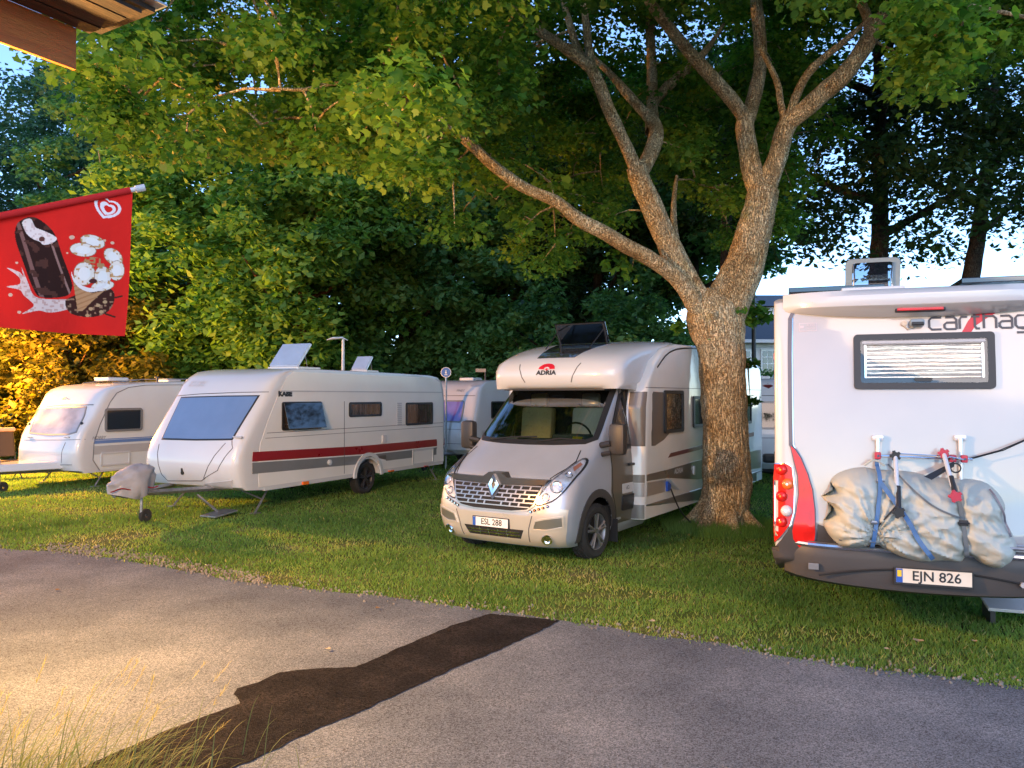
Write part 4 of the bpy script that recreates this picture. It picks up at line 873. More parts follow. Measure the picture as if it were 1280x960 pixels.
    me = bpy.data.meshes.new('bicycle_cover'); bag.to_mesh(me); bag.free(); shade(me, 70)
    cr = empty('covered_bicycles', root.location, R(71)); tag(cr, 'bicycles wrapped in a creased pale grey cover and strapped to the rear rack', 'bicycle cover')
    co = link('cover', me, [mat('cover_cloth', (.42, .44, .39), .55, var=.05, scale=6, bump=.0012, bscale=60)], cr)
    def strap(name, pts, wd, m_, out_=.008):
        P_ = catmull([(p[0], p[1], 0) for p in pts], 10, False); vv = []; fs = []
        for i, p in enumerate(P_):
            nx_ = P_[min(i + 1, len(P_) - 1)] - P_[max(i - 1, 0)]; nx_ = nx_ / np.linalg.norm(nx_); nn_ = np.array((-nx_[1], nx_[0])) * wd / 2
            for sg in (1, -1):
                y_, z_ = p[0] + sg * nn_[0], p[1] + sg * nn_[1]; hh = bvh.ray_cast(Vector((-4, y_, z_)), Vector((1, 0, 0)))
                xx = hh[0].x if hh[0] is not None else -.14
                vv.append([xx, y_, z_])
        xs = [min(vv[2 * i][0], vv[2 * i + 1][0]) for i in range(len(P_))]
        for i in range(len(P_)):
            lo = xs[max(0, i - 2):i + 3]; x_ = sum(sorted(lo)[:2]) / 2 - out_
            vv[2 * i][0] = vv[2 * i + 1][0] = x_
        n_ = len(vv); vv += [[a + .003, y_, z_] for a, y_, z_ in vv]
        for i in range(len(P_) - 1):
            a = 2 * i; fs += [(a, a + 1, a + 3, a + 2), (n_ + a, n_ + a + 2, n_ + a + 3, n_ + a + 1), (a, a + 2, n_ + a + 2, n_ + a), (a + 1, n_ + a + 1, n_ + a + 3, a + 3)]
        return MB().raw(vv, fs).build(name, m_, cr, smooth=True, ang=50)
    BS = mat('blue_webbing', (.07, .17, .36), .7, var=.15, bump=.001, bscale=300); GS = mat('grey_webbing', (.10, .12, .13), .7, var=.2)
    strap('strap', strapL, .030, BS); strap('strap', strapD, .034, BS, .014); strap('strap', strapR, .030, GS); strap('strap', strapG, .014, GS, .010)
    strap('strap', [local(*p) for p in ((1245, 615), (1258, 640), (1270, 675))], .014, MATS['groove_grey'])
    def lay(px_, py_, dx=.02): q = local(px_, py_); hh = bvh.ray_cast(Vector((-4, q[0], q[1])), Vector((1, 0, 0))); return Vector(((hh[0].x if hh[0] is not None else -.2) - dx, q[0], q[1]))
    for p, s_ in (((1104, 604), .05), ((1208, 656), .06), ((1094, 655), .04), ((1093, 680), .04)):
        c = lay(*p); t = MB(); t.box(c, (.022, s_, s_ * .7), bev=.006); t.tube([c + Vector((-.014, -s_ * .6, 0)), c + Vector((-.014, s_ * .6, 0))], .007, 6); t.build('buckle', GALV if s_ < .055 else BLACKP, cr)
    t = MB(); t.tube([lay(1124, 632), lay(1112, 645), lay(1098, 662)], .006, 6); t.build('hook_cord', BLACKP, cr)
    t = MB(); c = [lay(1086, 586, .0), lay(1095, 579, .02), lay(1104, 580, .02), lay(1112, 586, .01)]; t.tube(c, .009, 6); t.build('tie_loop', MATS['cover_cloth'], cr)
    wb = MB(); a0, a1 = P(1188, 578, .14), P(1152, 593, .30); wb.raw([a0 + Vector((0, 0, .02)), a0 - Vector((0, 0, .02)), a1 - Vector((0, .02, .012)), a1 + Vector((0, .03, .012)), a0 + Vector((.01, 0, .02)), a0 + Vector((.01, 0, -.02)), a1 + Vector((.01, -.02, -.012)), a1 + Vector((.01, .03, .012))], [(0, 1, 2, 3), (4, 7, 6, 5), (0, 4, 5, 1), (1, 5, 6, 2), (2, 6, 7, 3), (3, 7, 4, 0)]).build('webbing_end', BLACKP, cr)
    # roof items
    t = MB(); t.box((.95, .62, 3.00), (1.1, .78, .045), bev=.006); t.box((.95, -.72, 3.02), (1.1, .72, .045), bev=.006); t.build('solar_panel', DGLASS, root)
    t = MB(); t.box((.55, .33, 2.965), (.5, .5, .05), bev=.015); t.build('skylight_base', WHITE, root)
    e = MB(); W2, H2 = .39, .30; ow = rrect(0, 0, W2, H2, .05); iw = rrect(0, 0, W2 - .10, H2 - .07, .03); n_ = len(ow)
    vv = [(0, y, z) for y, z in ow] + [(0, y, z) for y, z in iw] + [(.03, y, z) for y, z in ow] + [(.03, y, z) for y, z in iw]; fs = []
    for i in range(n_):
        j = (i + 1) % n_; fs += [(i, j, n_ + j, n_ + i), (2 * n_ + i, 3 * n_ + i, 3 * n_ + j, 2 * n_ + j), (i, 2 * n_ + i, 2 * n_ + j, j), (n_ + i, n_ + j, 3 * n_ + j, 3 * n_ + i)]
    lid = e.raw(vv, fs).build('skylight_lid', mat('lid_frame_grey', (.25, .29, .29), .3, coat=.5), root, smooth=True); lid.location = (.42, .32, 3.10); lid.rotation_euler = (0, R(-14), 0); lid.scale = (1, 1.12, 1.0)
    t = MB(); t.prism([(y, z) for y, z in iw], .006, Matrix(((0, 0, 1, .01), (1, 0, 0, 0), (0, 1, 0, 0), (0, 0, 0, 1)))); t.build('pane', glassmat('lid_acrylic', (.55, .60, .66), .9), lid)
    t = MB()
    for y_ in (.14, -.14): t.tube([(-.02, y_, -.15), (-.015, y_ * .93, .0), (-.01, y_, .11)], .006, 6)
    t.build('lid_arm', CHROME, lid)
    t = MB(); t.box((.30, 1.12, 2.40), (.05, .04, .07), bev=.012); t.build('side_marker_lamp', ORANGEL, root)
    for s in (1, -1): wheel(root, (2.5, s * .90, .36), .36, .22, s, 5, ALLOY); wheel(root, (4.9, s * .92, .36), .36, .22, s, 5, ALLOY)
    return b
def letters(b, q0, q1, A):
    """lower-case rounded-square lettering drawn as strokes, over a red brush slash"""
    u0, z0 = q0; H = .095; W = .088; st = .017; gap = .020
    r = .28
    def arcpts(cx, cz, w_, h, corners, rr=.32):  # helper for rounded strokes in unit space
        return None
    G = {'c': [[(1, .0), (.22, .0), (.02, .2), (.02, .8), (.22, 1), (1, 1)]],
         'a': [[(.1, 1), (.78, 1), (.98, .8), (.98, .0)], [(.98, .55), (.2, .55), (.02, .4), (.02, .15), (.2, .0), (.98, .0)]],
         'r': [[(.02, 0), (.02, .78), (.22, 1), (.85, 1)]],
         't': [[(.35, 1.35), (.35, .2), (.55, 0), (.9, 0)], [(0, 1), (.9, 1)]],
         'h': [[(.02, 1.45), (.02, 0)], [(.02, 1), (.78, 1), (.98, .8), (.98, 0)]],
         'g': [[(.98, 0), (.2, 0), (.02, .2), (.02, .8), (.2, 1), (.98, 1), (.98, -.25), (.8, -.4), (.1, -.4)]],
         'o': [[(.22, 0), (.02, .2), (.02, .8), (.22, 1), (.78, 1), (.98, .8), (.98, .2), (.78, 0), (.22, 0)]]}
    BK = mat('lettering_navy', (.02, .02, .035), .35)
    sl_ = [(.30, -.62), (.62, -.62), (2.9, 1.45), (3.35, 1.45), (3.3, 1.2), (3.75, 1.2), (3.85, 1.0), (4.9, 1.7), (3.7, 1.95), (2.6, 1.55), (1.9, .75)]
    # brush slash from lower left to upper right, split in three pieces as it ends ragged
    def pos(x, z): return (u0 - x, z0 - H / 2 + z)
    base = W + gap
    slash = [(base * 1.85, -.085), (base * 2.35, -.085), (base * 2.75, -.025), (base * 3.0, .02), (base * 3.9, .09), (base * 4.3, .115), (base * 4.55, .165), (base * 3.6, .135), (base * 3.0, .125), (base * 2.55, .06)]
    b.plate('red_slash', [pos(*p) for p in slash], A, REDLOGO, .0075, .1)
    x = 0
    for ch in 'carthago':
        wch = W * (.72 if ch in 'rt' else 1)
        for stroke in G[ch]:
            pts = [pos(x + p[0] * wch, p[1] * H) for p in stroke]
            b.strip('letter', pts, st, A, BK, .012, grid=.2)
        x += wch + gap
CG = rear_motorhome()

# ------------------------------------------------------------------ two more caravans further back
def far_caravan(px, py, Y, theta, nose, label, win, width=2.2, height=2.5, long_=5.0, logo=False, off_=0.0):
    p = at(px, py, Y); root = empty('caravan', (p.x, p.y, off_), R(-90 - theta)); tag(root, label, 'caravan')
    prof = [(2.45, .42), (2.58, .55), (2.6, .9), (2.56, 1.25), (2.42, 1.7), (2.30, 2.15), (2.18, 2.32), (1.9, 2.45), (1.4, height), (-1.8, height), (-2.3, height - .1), (-2.5, height - .4), (-2.52, .5), (-2.45, .4)]
    prof = [(x, z, 1, 1) for x, z in prof] + arch(-.1, .33, .38, .4)
    b = Body('body', station_body(prof, width / 2, 6.0, 25, (.28, .05, .12)), [WHITE], root, 30)
    u = MB(); u.box((0, 0, .48), (4.6, 2.0, .2)); u.box((-.1, 0, .75), (.9, 1.7, .4)); u.build('underbody', UNDER, root)
    b.window('front_window', rrect(0, 1.62, width * .66, .62, .08), 'x+', .04, MIDG, win, .015)
    b.strip('brow_line', [(-width * .46, 2.06), (width * .46, 2.06)], .015, 'x+', SEALW, .004); b.strip('front_groove', [(-width * .46, 1.12), (width * .46, 1.12)], .012, 'x+', SEALW, .004); b.strip('front_groove', [(-width * .46, .72), (width * .46, .72)], .012, 'x+', SEALW, .004)
    b.window('side_window', rrect(1.2, 1.65, .8, .5, .06), 'y+', .04, off=.02); b.window('side_window', rrect(-1.4, 1.65, .8, .5, .06), 'y+', .04, off=.02)
    b.plate('side_stripe', [(2.1, .95), (2.1, 1.08), (-2.4, 1.08), (-2.4, .95)], 'y+', LGREY, .006, .5)
    if logo:
        b.plate('emblem', [(-.12, 2.28), (0, 2.33), (.12, 2.28), (0, 2.22)], 'x+', MATS['maroon_print'], .006, .3)
        b.text('WILK', .45, 2.24, .09, 'x+', MIDG, .006)
    else: b.text('FENDT', .55, 2.2, .09, 'x+', MIDG, .006)
    for s in (1, -1): wheel(root, (-.1, s * .95, .33), .33, .18, s, 6, ALLOY, False)
    drawbar(root, 2.4, 3.8, .42, m=UNDER if logo else GALV); steady(root, 2.0, .8, .25); steady(root, 2.0, -.8, .25)
    if logo:
        t = MB(); t.tube([(3.0, 0, .45), (3.0, 0, .85)], .03, 8); t.box((2.95, -.1, .7), (.2, .3, .2), bev=.05); t.tube([(3.3, .1, .5), (3.28, .15, .78), (3.2, .1, .9)], .025, 6); t.tube([(3.25 + .1 * math.cos(a), .1, .95 + .1 * math.sin(a)) for a in [i * .5 for i in range(13)]], .03, 6, cap=False); t.build('hitch_gear', BLACKP, root)
    t = MB(); t.box((.9, 0, height + .04), (.5, .5, .09), bev=.03); t.box((-1, .2, height + .04), (.4, .4, .09), bev=.03); t.build('roof_vent', WHITE, root)
    return b
F1 = far_caravan(608, 600, 24.0, 30, 0, 'white caravan with a violet tinted front window behind the red striped one', VIOG, height=2.52, width=2.3)
F2 = far_caravan(940, 600, 19.6, 8, 0, 'white caravan with a dark front window glimpsed between the tree trunk and the rear motorhome', DGLASS, logo=True, height=2.45)
# ================================================================== GROUND
def sheet(name, poly, z, m, kind='structure', cuts=0):
    bm = bmesh.new(); f = bm.faces.new([bm.verts.new((p[0], p[1], z)) for p in poly]); 
    if f.normal.z < 0: f.normal_flip()
    me = bpy.data.meshes.new(name); bm.to_mesh(me); bm.free(); return tag(link(name, me, m), kind=kind)
def ground_mat(name, cols, scale, fine, bump=.006, rough=.92, speck=None, detail=10):
    m = bpy.data.materials.new(name); m.use_nodes = True; t = m.node_tree; b = t.nodes['Principled BSDF']; L = t.links.new
    tc = nn(t, 'ShaderNodeTexCoord'); n1 = nn(t, 'ShaderNodeTexNoise'); n1.inputs['Scale'].default_value = scale; n1.inputs['Detail'].default_value = detail; n1.inputs['Roughness'].default_value = .62; L(tc.outputs['Object'], n1.inputs[0])
    cr = nn(t, 'ShaderNodeValToRGB'); e = cr.color_ramp.elements
    while len(e) < len(cols): e.new(.5)
    for i, c in enumerate(cols): e[i].position = .32 + .36 * i / (len(cols) - 1); e[i].color = (*c, 1)
    L(n1.outputs['Fac'], cr.inputs[0])
    v = nn(t, 'ShaderNodeTexVoronoi'); v.inputs['Scale'].default_value = fine; L(tc.outputs['Object'], v.inputs[0])
    n2 = nn(t, 'ShaderNodeTexNoise'); n2.inputs['Scale'].default_value = fine * .6; n2.inputs['Detail'].default_value = 4; L(tc.outputs['Object'], n2.inputs[0])
    ml = nn(t, 'ShaderNodeMapRange'); sp = speck or (.55, 1.5); ml.inputs['To Min'].default_value = sp[0]; ml.inputs['To Max'].default_value = sp[1]
    sepc = nn(t, 'ShaderNodeSeparateColor'); L(v.outputs['Color'], sepc.inputs[0]); L(sepc.outputs[0], ml.inputs[0])
    sc_ = nn(t, 'ShaderNodeVectorMath', operation='SCALE'); L(cr.outputs[0], sc_.inputs[0]); L(ml.outputs[0], sc_.inputs['Scale']); L(sc_.outputs[0], b.inputs['Base Color'])
    b.inputs['Roughness'].default_value = rough; b.inputs['Specular IOR Level'].default_value = .12
    bp = nn(t, 'ShaderNodeBump'); bp.inputs['Distance'].default_value = bump; ad = nn(t, 'ShaderNodeMath', operation='ADD'); L(v.outputs['Distance'], ad.inputs[0]); L(n2.outputs['Fac'], ad.inputs[1]); L(ad.outputs[0], bp.inputs['Height']); L(bp.outputs[0], b.inputs['Normal'])
    return m
LAWN = ground_mat('lawn_soil', [(.045, .065, .016), (.07, .11, .022), (.10, .12, .035), (.17, .145, .075)], 1.3, 90)
TAR = ground_mat('weathered_asphalt', [(.088, .102, .122), (.140, .158, .180), (.205, .225, .245)], .6, 140, bump=.004, speck=(.42, 1.6))
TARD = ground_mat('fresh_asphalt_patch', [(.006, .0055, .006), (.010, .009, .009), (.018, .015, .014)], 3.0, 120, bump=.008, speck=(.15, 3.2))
sheet('ground', [(-400, -200), (400, -200), (400, 600), (-400, 600)], 0, LAWN)
EDGE = [(-900, 640), (-400, 662), (-150, 675), (0, 686), (60, 690), (150, 699), (220, 712), (300, 727), (400, 738), (500, 749), (600, 762), (660, 770), (700, 776), (800, 792), (900, 806), (1000, 824), (1100, 838), (1200, 849), (1280, 858), (1500, 885), (1900, 930)]
def rough_line(pts, amp, step=.06, seed=0):
    P = [ground(*p) for p in pts]; out = []
    for a, b_ in zip(P, P[1:]):
        n = max(1, int((b_ - a).length / step))
        for i in range(n):
            q = a.lerp(b_, i / n); s = mnoise.noise(Vector((q.x * 2.1, q.y * 2.1, seed))) * amp + mnoise.noise(Vector((q.x * 11, q.y * 11, seed + 5))) * amp * .5
            d = (b_ - a).normalized(); q = q + Vector((-d.y, d.x, 0)) * s; out.append((q.x, q.y))
    out.append((P[-1].x, P[-1].y)); return out
edge = rough_line(EDGE, .05)
sheet('road', edge + [(60, -8), (60, -60), (-60, -60), (-60, 10)], .006, TAR)
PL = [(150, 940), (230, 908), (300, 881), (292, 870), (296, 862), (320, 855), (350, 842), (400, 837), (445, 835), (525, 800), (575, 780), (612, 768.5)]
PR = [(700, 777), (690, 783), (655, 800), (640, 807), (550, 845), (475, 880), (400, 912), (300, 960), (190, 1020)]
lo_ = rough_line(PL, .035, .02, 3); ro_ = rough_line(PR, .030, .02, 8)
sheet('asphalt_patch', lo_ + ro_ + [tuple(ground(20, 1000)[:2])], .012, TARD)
EX = np.array(edge)
def edge_y(x):      # the depth of the lawn's edge at a given x
    return np.interp(x, EX[:, 0], EX[:, 1])

# ---- vectorised leaves and blades
def cloud_mesh(name, V, nper, tone, m, parent=None, smooth=False):
    N = len(V) // nper; me = bpy.data.meshes.new(name); me.vertices.add(len(V)); me.vertices.foreach_set('co', V.astype(np.float32).ravel())
    me.loops.add(len(V)); me.loops.foreach_set('vertex_index', np.arange(len(V), dtype=np.int32)); me.polygons.add(N)
    me.polygons.foreach_set('loop_start', np.arange(0, len(V), nper, dtype=np.int32)); me.polygons.foreach_set('loop_total', np.full(N, nper, dtype=np.int32))
    a = me.attributes.new('tone', 'FLOAT', 'POINT'); a.data.foreach_set('value', np.repeat(tone, nper).astype(np.float32)); me.update(calc_edges=True)
    return link(name, me, m, parent)
def leafmat(name, cols, trans=.35, rough=.55, pos=None):
    m = bpy.data.materials.new(name); m.use_nodes = True; t = m.node_tree; b = t.nodes['Principled BSDF']; L = t.links.new; out = t.nodes['Material Output']
    at_ = nn(t, 'ShaderNodeAttribute'); at_.attribute_name = 'tone'; cr = nn(t, 'ShaderNodeValToRGB'); e = cr.color_ramp.elements
    while len(e) < len(cols): e.new(.5)
    for i, c in enumerate(cols): e[i].position = pos[i] if pos else i / (len(cols) - 1); e[i].color = (*c, 1)
    L(at_.outputs['Fac'], cr.inputs[0]); L(cr.outputs[0], b.inputs['Base Color']); b.inputs['Roughness'].default_value = rough; b.inputs['Specular IOR Level'].default_value = .35
    if trans:
        tr = nn(t, 'ShaderNodeBsdfTranslucent'); sc_ = nn(t, 'ShaderNodeVectorMath', operation='MULTIPLY'); sc_.inputs[1].default_value = (1.9, 2.1, 1.0); L(cr.outputs[0], sc_.inputs[0]); L(sc_.outputs[0], tr.inputs[0])
        mi = nn(t, 'ShaderNodeMixShader'); mi.inputs[0].default_value = trans; L(b.outputs[0], mi.inputs[1]); L(tr.outputs[0], mi.inputs[2]); L(mi.outputs[0], out.inputs[0])
    return m
QUAD = np.array([(0, -.5), (.30, .02), (0, .55), (-.30, .02)])
MAPLE = np.array([(0, -.42), (.36, -.30), (.50, .12), (.22, .18), (0, .62), (-.22, .18), (-.50, .12), (-.36, -.30)])
def leaves(centers, rad, count, size, shape, up=.6, flat=(1, 1, .6), clump_tone=None, droop=0.0):
    """count leaves round each centre; returns vertices and tone"""
    n = len(centers); idx = np.repeat(np.arange(n), count); N = len(idx)
    g = rng.normal(size=(N, 3)); g /= np.linalg.norm(g, axis=1)[:, None]; r_ = rng.random(N) ** .5
    rr = np.asarray(rad)[idx] if np.ndim(rad) else rad
    off_ = g * (r_ * rr)[:, None] * np.array(flat); off_[:, 2] -= droop * (off_[:, 0] ** 2 + off_[:, 1] ** 2)
    pos = centers[idx] + off_
    nrm = rng.normal(size=(N, 3)) * (1 - up * .5); nrm[:, 2] = np.abs(nrm[:, 2]) * .6 + up; nrm += g * .35; nrm /= np.linalg.norm(nrm, axis=1)[:, None]
    a = rng.normal(size=(N, 3)); u = np.cross(nrm, a); u /= np.linalg.norm(u, axis=1)[:, None]; v = np.cross(nrm, u)
    s = size * (.55 + .9 * rng.random(N))
    V = pos[:, None, :] + (u[:, None, :] * shape[None, :, :1] + v[:, None, :] * shape[None, :, 1:]) * s[:, None, None]
    V += nrm[:, None, :] * (-(np.abs(shape[:, 0]) * .35)[None, :, None] * s[:, None, None])
    ct = clump_tone if clump_tone is not None else rng.random(n)
    tone = np.clip(.55 * ct[idx] + .45 * rng.random(N), 0, 1)
    return V.reshape(-1, 3), tone
def limb_mesh(pts, rs, seg=12, bark=.03, step=.10, name='limb', m=None, parent=None, wav=.0, ridges=9):
    """a tapered, slightly knotty limb through the given points"""
    P = catmull([(*p, r) for p, r in zip(pts, rs)], max(2, int(sum((Vector(a) - Vector(b_)).length for a, b_ in zip(pts, pts[1:])) / step / max(1, len(pts) - 1))), False)
    bm = bmesh.new(); rings = []; up = Vector((.3, .9, .2)).normalized(); acc = 0
    for i, p in enumerate(P):
        c = Vector(p[:3]); d = Vector(P[min(i + 1, len(P) - 1)][:3]) - Vector(P[max(i - 1, 0)][:3]); d.normalize(); a = d.cross(up).normalized(); up = a.cross(d).normalized(); ring = []
        if i: acc += (c - Vector(P[i - 1][:3])).length
        for j in range(seg):
            t = 2 * math.pi * j / seg; n_ = a * math.cos(t) + up * math.sin(t); q = c + n_ * p[3]
            h = 1 - abs(mnoise.noise(Vector((math.cos(t) * ridges * .55, math.sin(t) * ridges * .55, acc * 2.2 + c.x)))) * 2.2
            k = mnoise.noise(q * 2.3) * .10 + mnoise.noise(q * 7) * .04
            ring.append(bm.verts.new(c + n_ * p[3] * (1 + k + bark / max(p[3], .05) * (h - .5) * (.9 if bark else 0))))
        rings.append(ring)
    for A, B in zip(rings, rings[1:]):
        for j in range(seg): bm.faces.new((A[j], A[(j + 1) % seg], B[(j + 1) % seg], B[j]))
    bm.faces.new(rings[-1]); me = bpy.data.meshes.new(name); bmesh.ops.recalc_face_normals(bm, faces=bm.faces); bm.to_mesh(me); bm.free(); shade(me, 60)
    return link(name, me, m, parent)
def barkmat(name, cols, disp=.025, sc_=5.0):
    m = bpy.data.materials.new(name); m.use_nodes = True; t = m.node_tree; b = t.nodes['Principled BSDF']; L = t.links.new
    tc = nn(t, 'ShaderNodeTexCoord'); mp = nn(t, 'ShaderNodeMapping'); mp.inputs['Scale'].default_value = (1, 1, .17); L(tc.outputs['Object'], mp.inputs[0])
    v = nn(t, 'ShaderNodeTexVoronoi'); v.feature = 'DISTANCE_TO_EDGE'; v.inputs['Scale'].default_value = sc_ * 6.0
    n0 = nn(t, 'ShaderNodeTexNoise'); n0.inputs['Scale'].default_value = sc_ * 2; n0.inputs['Detail'].default_value = 5; L(mp.outputs[0], n0.inputs[0])
    wr = nn(t, 'ShaderNodeVectorMath', operation='MULTIPLY_ADD'); wr.inputs[1].default_value = (.30, .30, .30); L(n0.outputs['Color'], wr.inputs[0]); L(mp.outputs[0], wr.inputs[2]); L(wr.outputs[0], v.inputs[0])
    mr = nn(t, 'ShaderNodeMapRange'); mr.inputs['From Max'].default_value = .16; L(v.outputs['Distance'], mr.inputs[0])
    n1 = nn(t, 'ShaderNodeTexNoise'); n1.inputs['Scale'].default_value = 1.8; n1.inputs['Detail'].default_value = 8; n1.inputs['Roughness'].default_value = .7; L(tc.outputs['Object'], n1.inputs[0])
    cr = nn(t, 'ShaderNodeValToRGB'); e = cr.color_ramp.elements
    while len(e) < len(cols): e.new(.5)
    for i, c in enumerate(cols): e[i].position = .3 + .4 * i / (len(cols) - 1); e[i].color = (*c, 1)
    L(n1.outputs['Fac'], cr.inputs[0])
    n3 = nn(t, 'ShaderNodeTexNoise'); n3.inputs['Scale'].default_value = 45; n3.inputs['Detail'].default_value = 4; L(tc.outputs['Object'], n3.inputs[0])
    mm = nn(t, 'ShaderNodeMath', operation='MULTIPLY_ADD'); mm.inputs[1].default_value = .42; mm.inputs[2].default_value = .60; L(mr.outputs[0], mm.inputs[0])
    m3 = nn(t, 'ShaderNodeMapRange'); m3.inputs['From Min'].default_value = .3; m3.inputs['From Max'].default_value = .7; m3.inputs['To Min'].default_value = .45; m3.inputs['To Max'].default_value = 1.55; L(n3.outputs['Fac'], m3.inputs[0])
    m4 = nn(t, 'ShaderNodeMath', operation='MULTIPLY'); L(mm.outputs[0], m4.inputs[0]); L(m3.outputs[0], m4.inputs[1])
    sc2 = nn(t, 'ShaderNodeVectorMath', operation='SCALE'); L(cr.outputs[0], sc2.inputs[0]); L(m4.outputs[0], sc2.inputs['Scale']); L(sc2.outputs[0], b.inputs['Base Color'])
    b.inputs['Roughness'].default_value = .95; b.inputs['Specular IOR Level'].default_value = .2
    ad = nn(t, 'ShaderNodeMath', operation='MULTIPLY_ADD'); ad.inputs[1].default_value = .35; L(n3.outputs['Fac'], ad.inputs[0]); L(mr.outputs[0], ad.inputs[2])
    bp = nn(t, 'ShaderNodeBump'); bp.inputs['Distance'].default_value = disp; bp.inputs['Strength'].default_value = 1; L(ad.outputs[0], bp.inputs['Height']); L(bp.outputs[0], b.inputs['Normal'])
    return m
BARK = barkmat('maple_bark', [(.32, .20, .09), (.50, .34, .17), (.60, .48, .30), (.36, .32, .15)])
DBARK = barkmat('dark_bark', [(.035, .028, .02), (.06, .048, .035), (.08, .07, .05)])
PBARK = barkmat('orange_pine_bark', [(.14, .07, .03), (.22, .10, .04), (.12, .07, .05)])
BIRCH = barkmat('birch_bark', [(.45, .43, .38), (.6, .58, .53), (.2, .18, .16)])

# ================================================================== THE BIG TREE
def big_tree():
    b0 = ground(908, 664); root = empty('maple_tree', (b0.x, b0.y, 0)); o = Vector((b0.x, b0.y, 0))
    tag(root, 'large maple tree forking low into thick limbs beside the silver fronted motorhome', 'tree')
    Y0 = b0.y + .25
    def L(pts, r, **k):
        return limb_mesh([at(p[0], p[1], Y0 + p[2]) - o for p in pts], [q * .84 for q in r], m=BARK, parent=root, **k)
    t = limb_mesh([Vector((0, .25, -.1)), Vector((0, .25, .03)), Vector((-.01, .25, .18)), at(907, 620, Y0) - o, at(907, 560, Y0) - o, at(905, 500, Y0) - o, at(903, 450, Y0) - o, at(897, 412, Y0) - o, at(893, 385, Y0) - o, at(893, 362, Y0) - o],
                  [.54, .46, .41, .37, .352, .345, .355, .41, .41, .22], seg=110, bark=.020, step=.035, name='trunk', m=BARK, parent=root, ridges=26)
    for a in range(7):
        an = a * .9 + .3; d = Vector((math.cos(an), math.sin(an), 0)); limb_mesh([Vector((0, .25, .30)) + d * .26, Vector((0, .25, .10)) + d * .50, Vector((0, .25, -.05)) + d * .82], [.14, .085, .03], seg=16, bark=.01, name='root', m=BARK, parent=root)
    L([(898, 405, 0), (920, 355, -.05), (937, 310, -.1), (948, 265, -.2), (955, 235, -.25)], [.42, .38, .33, .29, .26], seg=64, bark=.016, step=.05, ridges=20)
    L([(952, 245, -.25), (941, 215, -.2), (935, 185, -.2), (931, 160, -.2), (933, 145, -.2)], [.22, .185, .17, .17, .16], seg=40, bark=.013, ridges=14)
    L([(955, 240, -.2), (972, 195, -.35), (980, 165, -.4), (988, 148, -.45)], [.20, .175, .165, .165], seg=40, bark=.013, ridges=14)
    L([(932, 150, -.2), (915, 125, -.3), (893, 100, -.5), (868, 72, -.7), (845, 45, -.9), (825, 20, -1.2), (800, -15, -1.5)], [.125, .125, .12, .11, .10, .09, .07], seg=26, bark=.01)
    L([(934, 150, -.2), (944, 115, 0), (950, 85, .1), (950, 50, .2), (946, 10, .2), (940, -60, .3), (930, -160, .4)], [.14, .13, .125, .12, .12, .10, .06], seg=26, bark=.01)
    L([(986, 152, -.45), (1005, 138, -.6), (1030, 115, -.7), (1055, 93, -.9), (1078, 62, -1.0), (1095, 35, -1.1), (1112, 12, -1.2), (1150, 3, -1.5), (1200, -5, -1.9), (1290, -30, -2.4)], [.15, .155, .16, .155, .145, .13, .10, .085, .07, .04], seg=26, bark=.01)
    L([(984, 155, -.45), (995, 120, -.6), (1010, 92, -.8), (1030, 72, -1.0), (1055, 52, -1.3), (1090, 20, -1.6)], [.08, .075, .07, .06, .05, .03], seg=16, bark=.008)
    L([(982, 155, -.4), (976, 130, -.5), (972, 105, -.6), (962, 82, -.8), (950, 60, -1)], [.07, .06, .055, .05, .03], seg=16, bark=.008)
    L([(1082, 55, -1.0), (1086, 30, -1.0), (1075, 0, -.8), (1050, -50, -.6)], [.10, .08, .07, .05], seg=14, bark=.008)
    L([(885, 400, 0), (866, 365, -.05), (845, 325, -.15), (826, 285, -.3), (811, 250, -.45), (800, 225, -.55), (795, 208, -.6)], [.30, .235, .215, .20, .19, .18, .17], seg=56, bark=.015, step=.05, ridges=18)
    L([(797, 218, -.58), (786, 190, -.7), (772, 160, -.8), (760, 135, -.9), (750, 108, -1.0), (738, 86, -1.1), (712, 65, -1.3), (688, 48, -1.5), (668, 35, -1.7), (630, 10, -2.1), (590, -20, -2.6)], [.12, .11, .105, .10, .10, .095, .085, .075, .07, .05, .03], seg=24, bark=.01)
    L([(742, 92, -1.1), (736, 60, -1.1), (732, 25, -1.1), (728, -10, -1.2), (715, -60, -1.3)], [.075, .07, .06, .055, .03], seg=16, bark=.008)
    L([(740, 90, -1.1), (722, 60, -.9), (712, 30, -.7), (702, -5, -.5)], [.07, .065, .06, .04], seg=16, bark=.008)
    L([(797, 222, -.55), (812, 195, -.4), (820, 172, -.2), (818, 155, 0), (800, 135, .1), (785, 118, .2), (768, 98, .4), (740, 70, .7)], [.14, .14, .135, .12, .09, .09, .07, .04], seg=24, bark=.01)
    L([(816, 165, .1), (815, 130, .5), (815, 90, .8), (813, 50, 1.0), (812, 10, 1.2), (808, -60, 1.4)], [.14, .11, .10, .095, .09, .05], seg=20, bark=.01)
    L([(816, 130, .5), (838, 105, .6), (862, 84, .7), (885, 60, .9), (905, 30, 1.2)], [.09, .10, .09, .06, .03], seg=18, bark=.01)
    L([(872, 388, -.15), (850, 352, -.3), (815, 325, -.5), (780, 306, -.7), (750, 288, -.9), (720, 272, -1.1), (695, 252, -1.3), (655, 234, -1.5), (618, 208, -1.8), (590, 182, -2.0), (565, 162, -2.2), (535, 142, -2.4), (506, 120, -2.6)], [.17, .15, .13, .125, .125, .11, .095, .09, .085, .08, .07, .065, .055], seg=28, bark=.012)
